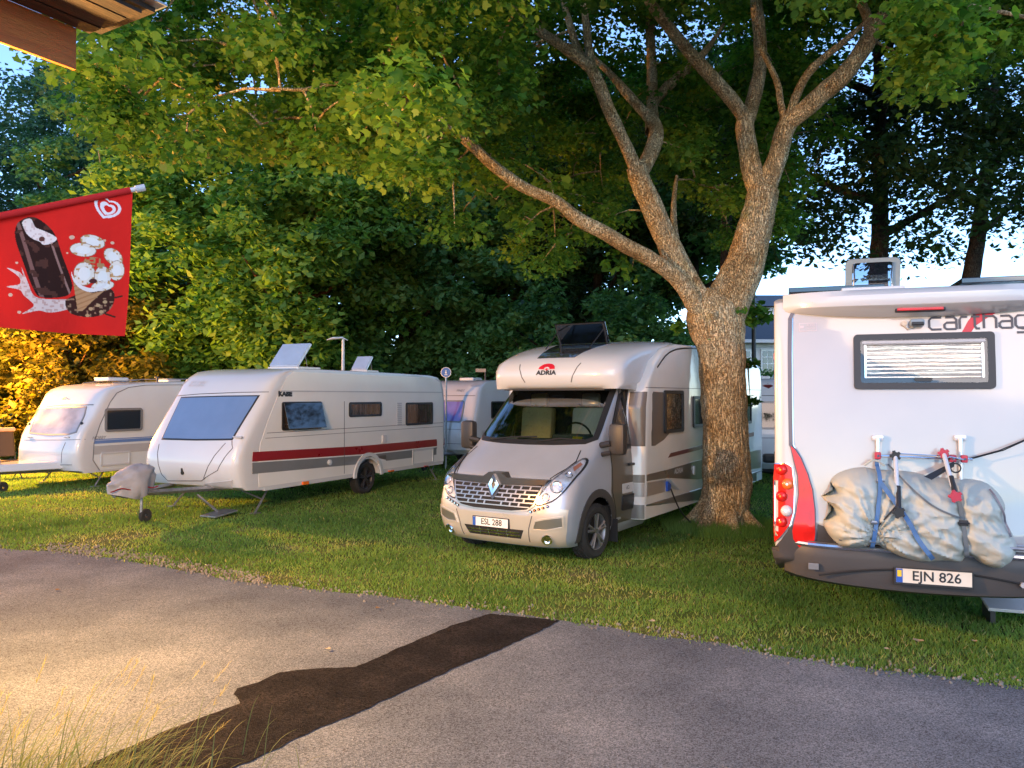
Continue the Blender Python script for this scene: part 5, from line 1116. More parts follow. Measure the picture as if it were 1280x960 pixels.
    L([(568, 165, -2.2), (545, 162, -2.3), (520, 160, -2.4), (496, 155, -2.5), (470, 158, -2.7)], [.05, .045, .04, .035, .02], seg=12, bark=.006)
    L([(506, 120, -2.6), (480, 112, -2.8), (450, 106, -3.0), (415, 104, -3.3), (380, 112, -3.6), (340, 110, -3.9)], [.05, .04, .035, .03, .025, .015], seg=12, bark=.006)
    L([(848, 352, .2), (848, 318, .3), (843, 285, .4), (842, 255, .6), (846, 220, .9)], [.07, .065, .06, .055, .03], seg=16, bark=.008)
    L([(893, 395, -.40), (892, 390, -.46)], [.07, .05], seg=14, bark=.008, name='knot')
    return root, o, Y0
BT, BO, BY = big_tree()
LOW = np.array([(60, 60), (110, 140), (150, 195), (300, 185), (450, 200), (500, 250), (600, 320), (700, 335), (740, 300), (800, 230), (860, 220), (900, 300), (960, 320), (1010, 250), (1060, 130), (1280, 100), (1700, 80)])
def project(P):
    p = R(PITCH); d = P - np.array([0, 0, CAM_H]); fw = d[:, 1] * math.cos(p) + d[:, 2] * math.sin(p); up = -d[:, 1] * math.sin(p) + d[:, 2] * math.cos(p)
    return 640 + F * d[:, 0] / fw, 480 - F * up / fw
def maple_crown():
    n = 5200; g = rng.normal(size=(n, 3)); g /= np.linalg.norm(g, axis=1)[:, None]; r_ = rng.random(n) ** .38
    P = np.array([2.6, 11.2, 7.6]) + g * r_[:, None] * np.array([9.0, 7.2, 6.2]); px, py = project(P)
    low = np.interp(px, LOW[:, 0], LOW[:, 1]); ok = (P[:, 2] > 3.3) & (py < low) & (P[:, 1] > 6.2) & (px > 60) & (px < 1750)
    # the limbs stay in view: few leaves in front of them
    core = (px > 650) & (px < 1130) & (py > -10); front = P[:, 1] < BY + .5
    ok &= ~(core & front & (rng.random(n) < .955)); d_ = np.array([mnoise.noise(Vector((a * .013, b_ * .013, 2))) for a, b_ in zip(px, py)]); ok &= ~((px > 560) & (py > 30) & (d_ < -.05) & (rng.random(n) < .7))
    ok &= ~((px < 650) & (py > 215) & (rng.random(n) < .5))
    # gaps where the sky shows
    gp = np.array([mnoise.noise(Vector(p) * .55) for p in P]); ok &= gp > -.13
    inframe = (px > -60) & (px < 1340) & (py > -80)
    ok &= inframe | (rng.random(n) < .40)
    P = P[ok]; px = px[ok]; py = py[ok]; inframe = inframe[ok]
    ex = [(508, 118, 9.9), (492, 122, 9.8), (478, 108, 9.6), (520, 104, 9.9), (545, 130, 10.0), (468, 140, 9.6), (500, 150, 9.8), (640, 262, 11.0), (700, 300, 11.2), (655, 285, 10.8), (770, 325, 11.5), (790, 335, 11.7), (880, 395, 11.8), (920, 385, 11.7), (895, 420, 11.75), (935, 452, 12.3), (938, 500, 12.4), (922, 400, 12.2), (848, 408, 12.0), (932, 376, 12.7), (948, 388, 12.8), (942, 402, 12.9), (956, 396, 12.9), (930, 390, 12.7), (690, 230, 11.0), (655, 270, 11), (720, 290, 11.4), (560, 210, 10.2), (600, 235, 10.5), (620, 250, 10.6)]
    E = np.array([at(*e) for e in ex]); small = np.array([.5 if e[1] > 380 else 1 for e in ex])
    print('clumps', len(P), 'in frame', inframe.sum())
    V1, t1 = leaves(P[inframe], .50, 215, .082, MAPLE, up=.75, flat=(1, 1, .55), clump_tone=rng.random(inframe.sum()), droop=.25)
    V2, t2 = leaves(P[~inframe], .60, 45, .26, QUAD, up=.75, flat=(1, 1, .55))
    V3, t3 = leaves(E, .30 * small, 26, .13, MAPLE, up=.6)
    LM = leafmat('maple_leaf', [(.020, .065, .014), (.050, .135, .022), (.105, .20, .028), (.20, .26, .035)], .5)
    o = np.array(BO)
    c = cloud_mesh('crown', np.concatenate([V1, V3]) - o, len(MAPLE), np.concatenate([t1, t3]), LM, BT); c['kind'] = 'stuff'
    c2 = cloud_mesh('upper_crown', V2 - o, 4, t2, LM, BT); c2['kind'] = 'stuff'
    # thin branches from the limbs out to the leaf clumps
    lp = []
    for ch in BT.children:
        if ch.name.startswith('limb'):
            co = np.empty(len(ch.data.vertices) * 3, dtype=np.float32); ch.data.vertices.foreach_get('co', co); lp.append(co.reshape(-1, 3)[::24])
    lp = np.concatenate(lp) + o
    t = MB()
    Q = np.concatenate([P, E]); sel = list(range(len(Q)))
    made = [lp]
    order = sorted(sel, key=lambda i: float(np.min(((lp - Q[i]) ** 2).sum(1))))
    pts = lp.copy()
    for i in order:
        q = Q[i]; d2 = ((pts - q) ** 2).sum(1); k = int(d2.argmin()); a = pts[k]; L_ = math.sqrt(d2[k])
        if L_ < .25 or L_ > 4.5: continue
        j = np.array([mnoise.noise(Vector(q) * 1.7), mnoise.noise(Vector(q) * 1.3 + Vector((5, 0, 0))), .35]) * L_ * .22
        p1 = a * .62 + q * .38 + j; p2 = a * .28 + q * .72 + j * .7; r0 = min(.035, .012 + L_ * .010)
        t.tube([Vector(a - o), Vector(p1 - o), Vector(p2 - o), Vector(q - o)], [r0, r0 * .75, r0 * .5, .004], 5, cap=False)
        pts = np.concatenate([pts, np.array([p1, p2, q])])
    tw = t.build('branches', BARK, BT, smooth=True, ang=80); tw['kind'] = 'stuff'
maple_crown()

# ================================================================== TREES BEHIND
def back_tree(name, px, Y, top, r, label, m, bark, nclump=150, per=190, leaf=.26, base=1.2, squash=1.0, rad=.95, lean=0.0, trunk_r=.22, seed=0, droop=.35, gaps=-.25, group=None, split=0, profile=None):
    c = at(px, 495, Y); root = empty(name, (c.x, Y, 0)); tag(root, label, 'tree', group)
    h = top - base; n = nclump * 3; g = rng.normal(size=(n, 3)); g /= np.linalg.norm(g, axis=1)[:, None]; rr = rng.random(n) ** .33
    f = g * rr[:, None]; P = f * np.array([r, r * squash, h / 2]); 
    if profile is not None:
        zz = rng.random(n); ww = np.interp(zz, [p[0] for p in profile], [p[1] for p in profile]); an = rng.random(n) * 2 * math.pi; q = rng.random(n) ** .45
        P = np.stack([np.cos(an) * ww * r * q, np.sin(an) * ww * r * q * squash, (zz - .5) * h], 1)
    P[:, 2] += base + h / 2; P[:, 0] += lean * P[:, 2]
    gp = np.array([mnoise.noise(Vector(p) * .42 + Vector((seed * 7.3, 0, 0))) for p in P]); k = mnoise.noise
    P = P[gp > gaps][:nclump]
    bump = np.array([mnoise.noise(Vector(p) * .3 + Vector((seed, 9, 0))) for p in P]); P[:, :2] *= (1 + .35 * bump)[:, None]
    V, t = leaves(P, rad * (.7 + .6 * rng.random(len(P))), per, leaf, QUAD, up=.7, flat=(1, 1, .55), droop=droop, clump_tone=np.clip(.5 + .5 * rng.normal(size=len(P)) * .6, 0, 1))
    cr = cloud_mesh('crown', V, 4, t, m, root); cr['kind'] = 'stuff'
    hh = base + h * .8
    limb_mesh([Vector((0, 0, -.1)), Vector((lean * .3 * hh, 0, hh * .3)), Vector((lean * .6 * hh + .1, 0, hh * .6)), Vector((lean * hh, 0, hh))], [trunk_r * 1.25, trunk_r, trunk_r * .7, trunk_r * .15], seg=14, bark=.012, step=.3, name='trunk', m=bark, parent=root)
    for i in range(6):
        z0 = base + h * (.08 + .1 * i); an = i * 2.4 + seed; d = Vector((math.cos(an), math.sin(an) * squash, .55))
        limb_mesh([Vector((lean * z0, 0, z0)), Vector((lean * z0, 0, z0)) + d * r * .4, Vector((lean * z0, 0, z0)) + d * r * .8 + Vector((0, 0, .3))], [trunk_r * .45, trunk_r * .3, trunk_r * .1], seg=7, bark=0, step=.5, name='limb', m=bark, parent=root)
    return root
G1 = leafmat('mid_green_leaf', [(.026, .085, .020), (.072, .18, .036), (.145, .27, .050), (.23, .34, .07)], .4)
G2 = leafmat('blue_green_leaf', [(.022, .078, .032), (.054, .148, .052), (.108, .235, .080), (.18, .31, .12)], .4)
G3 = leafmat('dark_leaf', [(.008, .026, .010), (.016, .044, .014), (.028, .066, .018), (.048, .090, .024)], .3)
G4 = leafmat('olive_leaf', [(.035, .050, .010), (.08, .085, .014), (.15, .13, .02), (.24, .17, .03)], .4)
G5 = leafmat('pine_needle', [(.018, .065, .048), (.034, .105, .070), (.060, .145, .095), (.09, .18, .12)], .3)
back_tree('maple_tree', 235, 25.5, 11.5, 3.3, 'mid green maple tree behind the red striped caravan, its crown above the flag tip', G1, DBARK, 200, 165, .24, seed=1, base=1.8)
back_tree('maple_tree', 375, 24.5, 11.2, 3.6, 'full green maple tree standing right behind the raised roof hatch', G1, PBARK, 230, 170, .24, seed=2, base=2.6)
back_tree('broadleaf_tree', 505, 27.5, 13.5, 4.0, 'blue green broadleaf tree behind the small street lamp', G2, DBARK, 220, 160, .25, seed=3, base=2.0)
back_tree('broadleaf_tree', 625, 31, 15.5, 4.4, 'tall dark broadleaf tree behind the violet windowed caravan', G2, DBARK, 200, 130, .30, seed=4, base=3.5, gaps=-.12)
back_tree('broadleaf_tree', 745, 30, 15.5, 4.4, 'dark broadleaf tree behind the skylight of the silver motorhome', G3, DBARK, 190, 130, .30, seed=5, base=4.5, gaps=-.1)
back_tree('broadleaf_tree', 865, 28, 14.5, 3.9, 'dark broadleaf tree directly behind the fork of the big maple', G2, DBARK, 160, 140, .28, seed=6, base=5.0, gaps=-.05)
back_tree('pine_tree', 45, 36, 17.3, 5.8, 'blue green pine tree at the far left under the open sky', G5, PBARK, 270, 165, .24, seed=7, base=4, rad=1.05, gaps=-.2, profile=[(0, .8), (.4, 1), (.75, .8), (1, .3)])
back_tree('birch_tree', 135, 31, 15.8, 3.1, 'slender loose birch tree with a pale stem between pine and maple', G2, BIRCH, 150, 130, .20, seed=8, base=4, rad=.8, trunk_r=.12, gaps=-.05)
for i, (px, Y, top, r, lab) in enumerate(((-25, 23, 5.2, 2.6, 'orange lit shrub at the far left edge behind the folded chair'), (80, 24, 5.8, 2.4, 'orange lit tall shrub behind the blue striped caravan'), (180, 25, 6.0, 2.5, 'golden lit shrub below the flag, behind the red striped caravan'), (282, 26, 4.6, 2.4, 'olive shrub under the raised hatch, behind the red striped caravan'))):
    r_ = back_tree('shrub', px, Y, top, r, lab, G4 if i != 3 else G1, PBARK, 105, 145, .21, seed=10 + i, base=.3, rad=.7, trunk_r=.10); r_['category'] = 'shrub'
for i, (px, Y, top, r, lab) in enumerate(((450, 27, 4.2, 3.0, 'dark green bush behind the rear end of the red striped caravan'), (585, 28, 5.0, 3.0, 'dark green bush behind the round blue sign'), (690, 26, 5.9, 2.8, 'bluish green bush rising left of the dark skylight lid'), (795, 25.5, 5.3, 2.6, 'bluish green bush right behind the silver motorhome roof'), (872, 31, 3.6, 2.0, 'low dark bush behind the maple trunk'))):
    r_ = back_tree('shrub', px, Y, top, r, lab, G2, DBARK, 115, 145, .21, seed=20 + i, base=.2, rad=.75, trunk_r=.10); r_['category'] = 'shrub'
# the two dark trees at the right
def right_tree(px, Y, label, lean, top, r, seed, base):
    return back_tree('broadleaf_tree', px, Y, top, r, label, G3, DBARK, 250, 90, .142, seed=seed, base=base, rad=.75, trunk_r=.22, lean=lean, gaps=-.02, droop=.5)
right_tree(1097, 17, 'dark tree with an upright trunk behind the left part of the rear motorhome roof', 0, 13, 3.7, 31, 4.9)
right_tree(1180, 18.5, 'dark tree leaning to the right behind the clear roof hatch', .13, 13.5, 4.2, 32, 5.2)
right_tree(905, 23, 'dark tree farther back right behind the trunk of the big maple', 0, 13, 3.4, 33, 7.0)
# wood farther off, one mass
def wood():
    n = 520; x = rng.uniform(-60, 13, n); y = rng.uniform(46, 60, n); z = rng.random(n) ** .8 * 11.5 + .3
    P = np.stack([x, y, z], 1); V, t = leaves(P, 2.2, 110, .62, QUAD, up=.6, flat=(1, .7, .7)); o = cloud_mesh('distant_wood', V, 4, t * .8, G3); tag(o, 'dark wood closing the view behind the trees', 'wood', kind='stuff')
wood()
# ================================================================== GRASS
def lawn_grass():
    GM = leafmat('grass_blade', [(.060, .125, .026), (.12, .225, .046), (.19, .30, .065), (.28, .32, .085), (.42, .37, .18)], .45, pos=[0, .35, .65, .85, 1])
    n = 600000
    # density falls with distance from the road side
    Y = 5.0 + (27 - 5.0) * rng.random(n) ** 2.0; X = rng.uniform(-.85, .80, n) * Y * 1.05 + rng.normal(size=n) * .3
    jit = rng.normal(size=n) * .05
    ok = Y > edge_y(X) + jit - .02; X, Y = X[ok], Y[ok]
    lf = np.array([mnoise.noise(Vector((x * .55, y * .55, 0))) + .5 * mnoise.noise(Vector((x * 2.1, y * 2.1, 3))) for x, y in zip(X[::8], Y[::8])]); lf = np.repeat(lf, 8)[:len(X)]
    # shuffle-free: neighbours in the arrays are random, so evaluate the patches on a grid
    gx = np.linspace(-26, 24, 500); gy = np.linspace(4, 28, 300); 
    gr = np.array([[mnoise.noise(Vector((a * .6, b_ * .6, 0))) + .6 * mnoise.noise(Vector((a * 2.0, b_ * 2.0, 3))) for a in gx] for b_ in gy])
    ix = np.clip(((X + 26) / 50 * 499).astype(int), 0, 499); iy = np.clip(((Y - 4) / 24 * 299).astype(int), 0, 299); lf = gr[iy, ix]
    d = Y - edge_y(X); dry = np.clip(1.05 - d / 1.1, 0, 1) * .55 + np.clip(lf - .05, 0, 1) * 1.3
    for (sx, sy, sr) in ((725, 762, .28), (745, 745, .22), (690, 748, .20), (1150, 826, .22), (955, 798, .30), (820, 745, .3), (1010, 790, .2), (230, 712, .3), (620, 722, .35), (1080, 800, .25), (880, 772, .25)):
        g_ = ground(sx, sy); dry = dry + .9 * np.exp(-(((X - g_.x) / (sr * 1.8)) ** 2 + ((Y - g_.y) / (sr * .7)) ** 2))
    keep = rng.random(len(X)) > np.clip(dry * .9, 0, .92) * .85; X, Y, lf, d, dry = X[keep], Y[keep], lf[keep], d[keep], dry[keep]
    N = len(X); print('blades', N)
    h = (.016 + .022 * rng.random(N)) * (1 + .5 * np.clip(-lf, 0, 1)) * (1 + .03 * Y); wd = .0035 * (1 + Y * .11) * (.7 + .6 * rng.random(N))
    a = rng.random(N) * 2 * math.pi; l = rng.random(N) * 1.2 * h; b_ = rng.random(N) * 2 * math.pi
    V = np.zeros((N, 3, 3)); V[:, 0] = np.stack([X - np.cos(a) * wd, Y - np.sin(a) * wd, np.zeros(N)], 1); V[:, 1] = np.stack([X + np.cos(a) * wd, Y + np.sin(a) * wd, np.zeros(N)], 1); V[:, 2] = np.stack([X + np.cos(b_) * l, Y + np.sin(b_) * l, h], 1)
    tone = np.clip(.40 + .38 * lf + .35 * (rng.random(N) - .5) + dry * .35 * rng.random(N), 0, 1)
    straw = rng.random(N) < .03 + .12 * dry; tone[straw] = .85 + .15 * rng.random(straw.sum())
    # longer tufts round the foot of the big tree, where the mower does not reach
    n2 = 15000; an = rng.random(n2) * 2 * math.pi; rr = .38 + .55 * rng.random(n2) ** 1.6; x2 = BO.x + np.cos(an) * rr; y2 = BO.y + .25 + np.sin(an) * rr; h2 = (.05 + .15 * rng.random(n2) ** 2); b2_ = rng.random(n2) * 2 * math.pi; l2 = h2 * rng.random(n2) * .7; w2 = .006
    V2 = np.zeros((n2, 3, 3)); V2[:, 0] = np.stack([x2 - w2, y2, 0 * x2], 1); V2[:, 1] = np.stack([x2 + w2, y2, 0 * x2], 1); V2[:, 2] = np.stack([x2 + np.cos(b2_) * l2, y2 + np.sin(b2_) * l2, h2], 1)
    V = np.concatenate([V, V2]); tone = np.concatenate([tone, rng.random(n2) * .5])
    o = cloud_mesh('grass', V.reshape(-1, 3), 3, tone, GM); tag(o, 'short mown grass of the camping lawn', 'grass', kind='stuff')
lawn_grass()
def litter():
    n = 1500; P = []; 
    GR = mix_noise_mat('grit', [(.10, .09, .08), (.22, .20, .17), (.32, .29, .25)], 3, .9)
    bm = bmesh.new()
    for i in range(1500):
        if i < 950: px = random.uniform(60, 330); py = float(np.interp(px, [60, 150, 220, 300, 330], [691, 698, 711, 726, 731])) + random.gauss(-5, 4) 
        else: px = random.uniform(-50, 1330); py = float(np.interp(px, [e[0] for e in EDGE], [e[1] for e in EDGE])) + random.gauss(-2, 4)
        p = ground(px, py); s = random.uniform(.006, .022); m_ = Matrix.Translation((p.x, p.y, s * .4 + .006)) @ Euler((random.random() * 6, random.random() * 6, 0)).to_matrix().to_4x4() @ Matrix.Diagonal((s, s * .7, s * .6, 1))
        bmesh.ops.create_icosphere(bm, subdivisions=1, radius=1, matrix=m_)
    me = bpy.data.meshes.new('gravel'); bm.to_mesh(me); bm.free(); tag(link('gravel', me, GR), 'loose gravel along the edge of the lawn', 'gravel', kind='stuff')
    m1 = mat('dead_leaf_cloth', (.22, .13, .06), .8, var=.3)
    spots = [(815, 781, .07, 'withered leaf lying on the lawn below the plate of the rear motorhome', 1), (1148, 806, .09, 'largest pale leaf on the lawn near the road at the right', 2), (1108, 816, .05, 'small pale leaf on the lawn beside the larger one', 3), (472, 764, .05, 'brown leaf on the asphalt above the dark patch', 4), (1218, 806, .05, 'pale leaf on the grass nearest the right edge', 5), (410, 816, .05, 'pale leaf on the warm lit asphalt beside the dark patch', 6), (72, 741, .06, 'small brown leaf alone on the asphalt at the left', 7)]
    pm = mat('pale_leaf', (.42, .34, .22), .8, var=.3)
    for px, py, s, lab, k in spots:
        p = ground(px, py); bm = bmesh.new(); a = k * 1.3; vs_ = [bm.verts.new((s * (x * math.cos(a) - y * math.sin(a)), s * (x * math.sin(a) + y * math.cos(a)), .02 + .25 * s * (abs(x) + y * y))) for x, y in MAPLE * 1.0]; c = bm.verts.new((0, 0, .016))
        for i in range(len(vs_)): bm.faces.new((vs_[i], vs_[(i + 1) % len(vs_)], c))
        me = bpy.data.meshes.new('fallen_leaf'); bm.to_mesh(me); bm.free(); o = link('fallen_leaf', me, m1 if k in (4, 7) else pm); o.location = (p.x, p.y, .012); tag(o, lab, 'leaf')
litter()
# the tall grass at the lower left corner
def tall_grass():
    GM = leafmat('tall_blade', [(.05, .09, .03), (.09, .13, .05), (.20, .19, .07), (.42, .34, .14)], .35, pos=[0, .4, .7, 1])
    bm = bmesh.new(); lay = bm.verts.layers.float.new('tone')
    def blade(p, tip, w_, tone, n=7, sag=.2):
        prev = None; side = (tip - p).cross(Vector((0, 0, 1))); side = side.normalized() if side.length > 1e-4 else Vector((1, 0, 0))
        side = (side + Vector((random.uniform(-.6, .6), random.uniform(-.6, .6), 0))).normalized()
        for i in range(n + 1):
            t = i / n; q = p.lerp(tip, t) + Vector((0, 0, 1)) * (math.sin(t * math.pi) * sag * (tip - p).length); hw = w_ * (1 - t ** 2) + .0004
            a = bm.verts.new(q - side * hw); b_ = bm.verts.new(q + side * hw); a[lay] = b_[lay] = tone
            if prev: bm.faces.new((prev[0], prev[1], b_, a))
            prev = (a, b_)
    for i in range(900):
        c = Vector((random.gauss(-2.35, .42), random.gauss(3.72, .26), 0)); a = random.gauss(.45, .8); L_ = random.uniform(.22, .60) * (1.1 - .25 * abs(c.x + 2.5)); e = random.uniform(.3, 1.1)
        tip = c + Vector((math.cos(a) * L_ * math.cos(e), math.sin(a) * L_ * math.cos(e) * .8, L_ * math.sin(e))); blade(c, tip, random.uniform(.0015, .0032), random.random() * .75, 6, .18)
    for i in range(20):     # flowering stems
        c = Vector((random.uniform(-2.75, -1.75), random.uniform(3.5, 4.0), 0)); L_ = random.uniform(.45, .85); a = random.uniform(-.2, 1.3); e = random.uniform(.75, 1.3)
        tip = c + Vector((math.cos(a) * L_ * math.cos(e), math.sin(a) * L_ * math.cos(e), L_ * math.sin(e))); blade(c, tip, .0013, .93, 8, .10)
        d = (tip - c).normalized()
        for k in range(26):
            q = tip - d * random.uniform(0, .13) + Vector((0, 0, .01)); blade(q, q + d * .025 + Vector((random.gauss(0, .008), random.gauss(0, .008), random.gauss(0, .008))), .0013, .95, 1, 0)
    me = bpy.data.meshes.new('tall_grass'); bm.to_mesh(me); bm.free(); tag(link('tall_grass', me, GM), 'tall flowering grass in the lower left corner beside the asphalt', 'grass', kind='stuff')
tall_grass()

# ================================================================== KIOSK, FLAG, LAMPS
AXD = Vector((.504, .864, 0)); NRM = Vector((.864, -.504, 0)); WD = -NRM
def kiosk():
    c0 = at(95, 87, 4.6); root = empty('kiosk', (c0.x, c0.y, 0), math.atan2(AXD.y, AXD.x))
    tag(root, 'wooden kiosk of which only a brown eave corner tinted lamp orange shows, top left', 'building')
    # local: x along the eave (away from the camera), y to the left, corner of the fascia at (0, 0)
    z0 = c0.z; OR = mix_noise_mat('lamp_tinted_brown_board', [(.22, .060, .008), (.30, .090, .012), (.38, .13, .02)], 6, .55, .003, 60, stretch=(.3, 3, 3)); DK = mix_noise_mat('dark_tarred_board', [(.008, .005, .004), (.02, .012, .008), (.05, .028, .015)], 9, .8, .006, 50, stretch=(.4, 3, 3))  # orange board: brown paint with the lamp's glow put into its colour
    t = MB(); t.box((-2.5, .0125, z0 + .125), (5.0, .025, .25)); t.build('barge_board', OR, root)
    t = MB(); t.box((-.035, .05, z0 + .14), (.07, .045, .22)); t.build('board_end', DK, root)
    for i in range(4): t = MB(); t.box((-2.45 , -.06 - .125 * i, z0 + .262 + .006 * (i % 2)), (5.06 + .03 * (i % 2), .12, .022)); t.build('roof_board', DK, root)
    t = MB(); t.box((-2.40, -.24, z0 + .305), (5.14, .54, .03)); t.build('roof_edge', DK, root)
    t = MB(); t.box((-2.42, -.26, z0 + .335), (5.26, .62, .012)); t.build('roof_sheet', mat('zinc_sheet', (.35, .38, .42), .4, metal=.7), root)
    WL = mix_noise_mat('kiosk_wall_paint', [(.30, .12, .04), (.36, .15, .05)], 4, .7, .003, 40)
    for i in range(16):
        t = MB(); t.box((-2.45, -.35 + .19 * i, z0 / 2 + .1), (.03, .18, z0 + .15)); t.build('wall_board', WL, root)
    for i in range(13):
        t = MB(); t.box((-4.9 + .19 * i, -.44, z0 / 2 + .1), (.18, .03, z0 + .15)); t.build('wall_board', WL, root)
    return root, z0
KI, KZ = kiosk()
def lamp(name, loc, col, watt, label, build):
    root = empty(name, loc); tag(root, label, 'lamp'); build(root)
    l = bpy.data.lights.new('bulb_light', 'POINT'); l.energy = watt; l.color = col; l.shadow_soft_size = .12; o = bpy.data.objects.new('bulb_light', l); C.objects.link(o); o.parent = root; o.location = (0, 0, -.16); return root
def wall_lamp(root):
    g = mat('lit_glass', (.9, .7, .4), .4, emit=(1, .62, .22), es=14)
    t = MB(); t.tube([(0, 0, .20), (0, 0, .05)], .02, 10); t.tube([(0, 0, .06), (0, 0, .0)], [.05, .14], 20); t.build('shade', BLACKP, root)
    t = MB(); t.lathe([(.001, -.055), (.04, -.05), (.06, -.02), (.05, .0), (.001, .0)], (0, 0, 0), 'z', 20); t.build('bulb', g, root, smooth=True)
lamp('wall_lamp', (-4.0, 4.5, 3.2), (1.0, .55, .18), 800, 'warm lamp hanging under the kiosk eave outside the left edge', wall_lamp)
w_ = at(-85, 300, 19.6)
def post(root):
    t = MB(); t.tube([(0, 0, -3.7), (0, 0, .1)], .05, 12); t.tube([(0, 0, .1), (.25, 0, .16)], .04, 8); t.build('pole', GALV, root)
    t = MB(); t.box((.3, 0, .12), (.5, .2, .08), bev=.03); t.build('lamp_head', GALV, root); t = MB(); t.box((.3, 0, .07), (.4, .15, .02)); t.build('lamp_glass', mat('sodium_glass', (1, .6, .2), .4, emit=(1, .5, .12), es=20), root)
lamp('street_lamp', (w_.x, w_.y, 3.7), (1.0, .40, .05), 6500, 'sodium street lamp standing outside the left edge near the hedge', post)
def park_lamp():
    c = at(429, 424, 19.8); root = empty('street_lamp', (c.x, c.y, 0)); tag(root, 'slim white street lamp rising behind the red striped caravan', 'street lamp')
    t = MB(); t.tube([(0, 0, 0), (0, 0, c.z)], [.06, .035], 10); t.build('pole', mat('pale_pole', (.6, .62, .62), .4), root)
    t = MB(); t.tube([(.12, 0, c.z - .03), (-.02, 0, c.z + .04), (-.28, 0, c.z + .02), (-.42, 0, c.z - .02)], [.02, .06, .07, .03], 10, flat=.45); t.build('lamp_head', mat('lamp_head_white', (.7, .72, .74), .3, coat=.5), root, smooth=True)
park_lamp()
def blue_sign():
    c = at(557.5, 465.5, 21.5); root = empty('road_sign', (c.x, c.y, 0)); tag(root, 'round blue sign with a white symbol above the caravan roof', 'sign')
    t = MB(); t.tube([(0, .02, 0), (0, .02, c.z + .1)], .03, 8); t.build('post', GALV, root)
    t = MB(); t.cyl((0, 0, c.z), .145, .02, 'y', 28); t.build('sign_rim', WHITE, root); t = MB(); t.cyl((0, -.012, c.z), .132, .012, 'y', 28); t.build('sign_face', mat('sign_blue', (.02, .14, .42), .4), root)
    t = MB(); t.box((0, -.021, c.z + .03), (.022, .006, .07)); t.prism([(-.035, 0), (.035, 0), (0, -.04)], .006, Matrix(((1, 0, 0, 0), (0, 0, 1, -.024), (0, 1, 0, c.z + .0), (0, 0, 0, 1)))); t.box((0, -.021, c.z - .065), (.08, .006, .016)); t.build('sign_symbol', WHITE, root)
blue_sign()
def small_sign():
    c = at(601, 463, 22.5); root = empty('direction_sign', (c.x, c.y, 0)); tag(root, 'small pale direction board on a thin post behind the far caravan', 'sign')
    t = MB(); t.tube([(.13, 0, 0), (.13, 0, c.z + .05)], .022, 8); t.build('post', GREYP, root); t = MB(); t.box((0, -.03, c.z), (.30, .02, .10), bev=.004); t.build('board', mat('sign_board_wood', (.45, .32, .22), .6), root)
small_sign()
def house():
    c = at(948, 495, 37); root = empty('house', (c.x, 37, 0), R(4)); tag(root, 'white house with small paned windows seen between the tree and the rear motorhome', 'building')
    HW_ = mix_noise_mat('white_boarding', [(.62, .63, .64), (.72, .73, .74)], 5, .7, .004, 30)
    t = MB(); t.box((4.0, 3, 2.35), (10.5, 6, 4.7)); t.build('wall', HW_, root)
    for i in range(16):
        t = MB(); t.box((4.0, -.015, .2 + i * .29), (10.5, .03, .265)); t.build('cladding_board', HW_, root)
    t = MB(); t.raw([(-1.6, -.6, 4.72), (9.6, -.6, 4.72), (9.6, 3, 6.3), (-1.6, 3, 6.3), (9.6, 6.6, 4.72), (-1.6, 6.6, 4.72), (-1.6, -.6, 4.6), (9.6, -.6, 4.6), (9.6, 6.6, 4.6), (-1.6, 6.6, 4.6)], [(0, 1, 2, 3), (3, 2, 4, 5), (6, 7, 1, 0), (6, 0, 3, 5, 9), (7, 8, 4, 2, 1), (6, 9, 8, 7)]); t.build('roof', mat('slate_roof', (.05, .06, .075), .6, bump=.01, bscale=8), root)
    t = MB(); t.box((4, -.62, 4.66), (11.2, .06, .16)); t.build('gutter_board', HW_, root)
    for x in (-.55, .70, 2.4, 4.2, 6.5):
        wd, h_ = (.30, 1.2) if x < 0 else (1.05, 1.25); t = MB(); t.box((x, -.05, 3.62), (wd + .14, .06, h_ + .14)); w0 = t.build('window', WHITE, root)
        nx = 1 if wd < .5 else 4
        for i in range(nx):
            for j in range(4):
                t = MB(); t.box((x - wd / 2 + wd * (i + .5) / nx, -.085, 3.62 - h_ / 2 + h_ * (j + .5) / 4), (wd / nx - .05, .02, h_ / 4 - .05)); t.build('pane', DGLASS, w0)
    p = at(942, 400, 33); q = empty('lamp_post', (p.x, p.y, 0)); tag(q, 'thin dark post in front of the white house', 'post'); t = MB(); t.tube([(0, 0, 0), (0, 0, 8.5)], .09, 10); t.build('post', BLACKP, q)
house()
def low_hedge():
    c = at(970, 495, 34); P = np.stack([rng.uniform(-3, 7, 110), rng.uniform(-.4, .4, 110), rng.uniform(.3, 3.2, 110)], 1); V, t = leaves(P, .5, 130, .16, QUAD, up=.6)
    o = cloud_mesh('hedge', V, 4, t, G1); o.location = (c.x, 34, 0); tag(o, 'clipped green hedge in front of the white house', 'hedge', kind='stuff')
low_hedge()
def second_roof():
    c = at(1010, 368, 46); root = empty('house', (c.x, 46, 0)); tag(root, 'house farther off with a dark blue roof just showing left of the rear motorhome', 'building')
    t = MB(); t.box((0, 3, 3.7), (9, 6, 7.4)); t.build('wall', MATS['cool_white_sheet'], root); t = MB(); t.raw([(-4.8, -.5, 7.4), (4.8, -.5, 7.4), (4.8, 3, 8.5), (-4.8, 3, 8.5), (4.8, 6.5, 7.4), (-4.8, 6.5, 7.4)], [(0, 1, 2, 3), (3, 2, 4, 5), (0, 3, 5), (1, 4, 2)]); t.build('roof', MATS['slate_roof'], root)
second_roof()

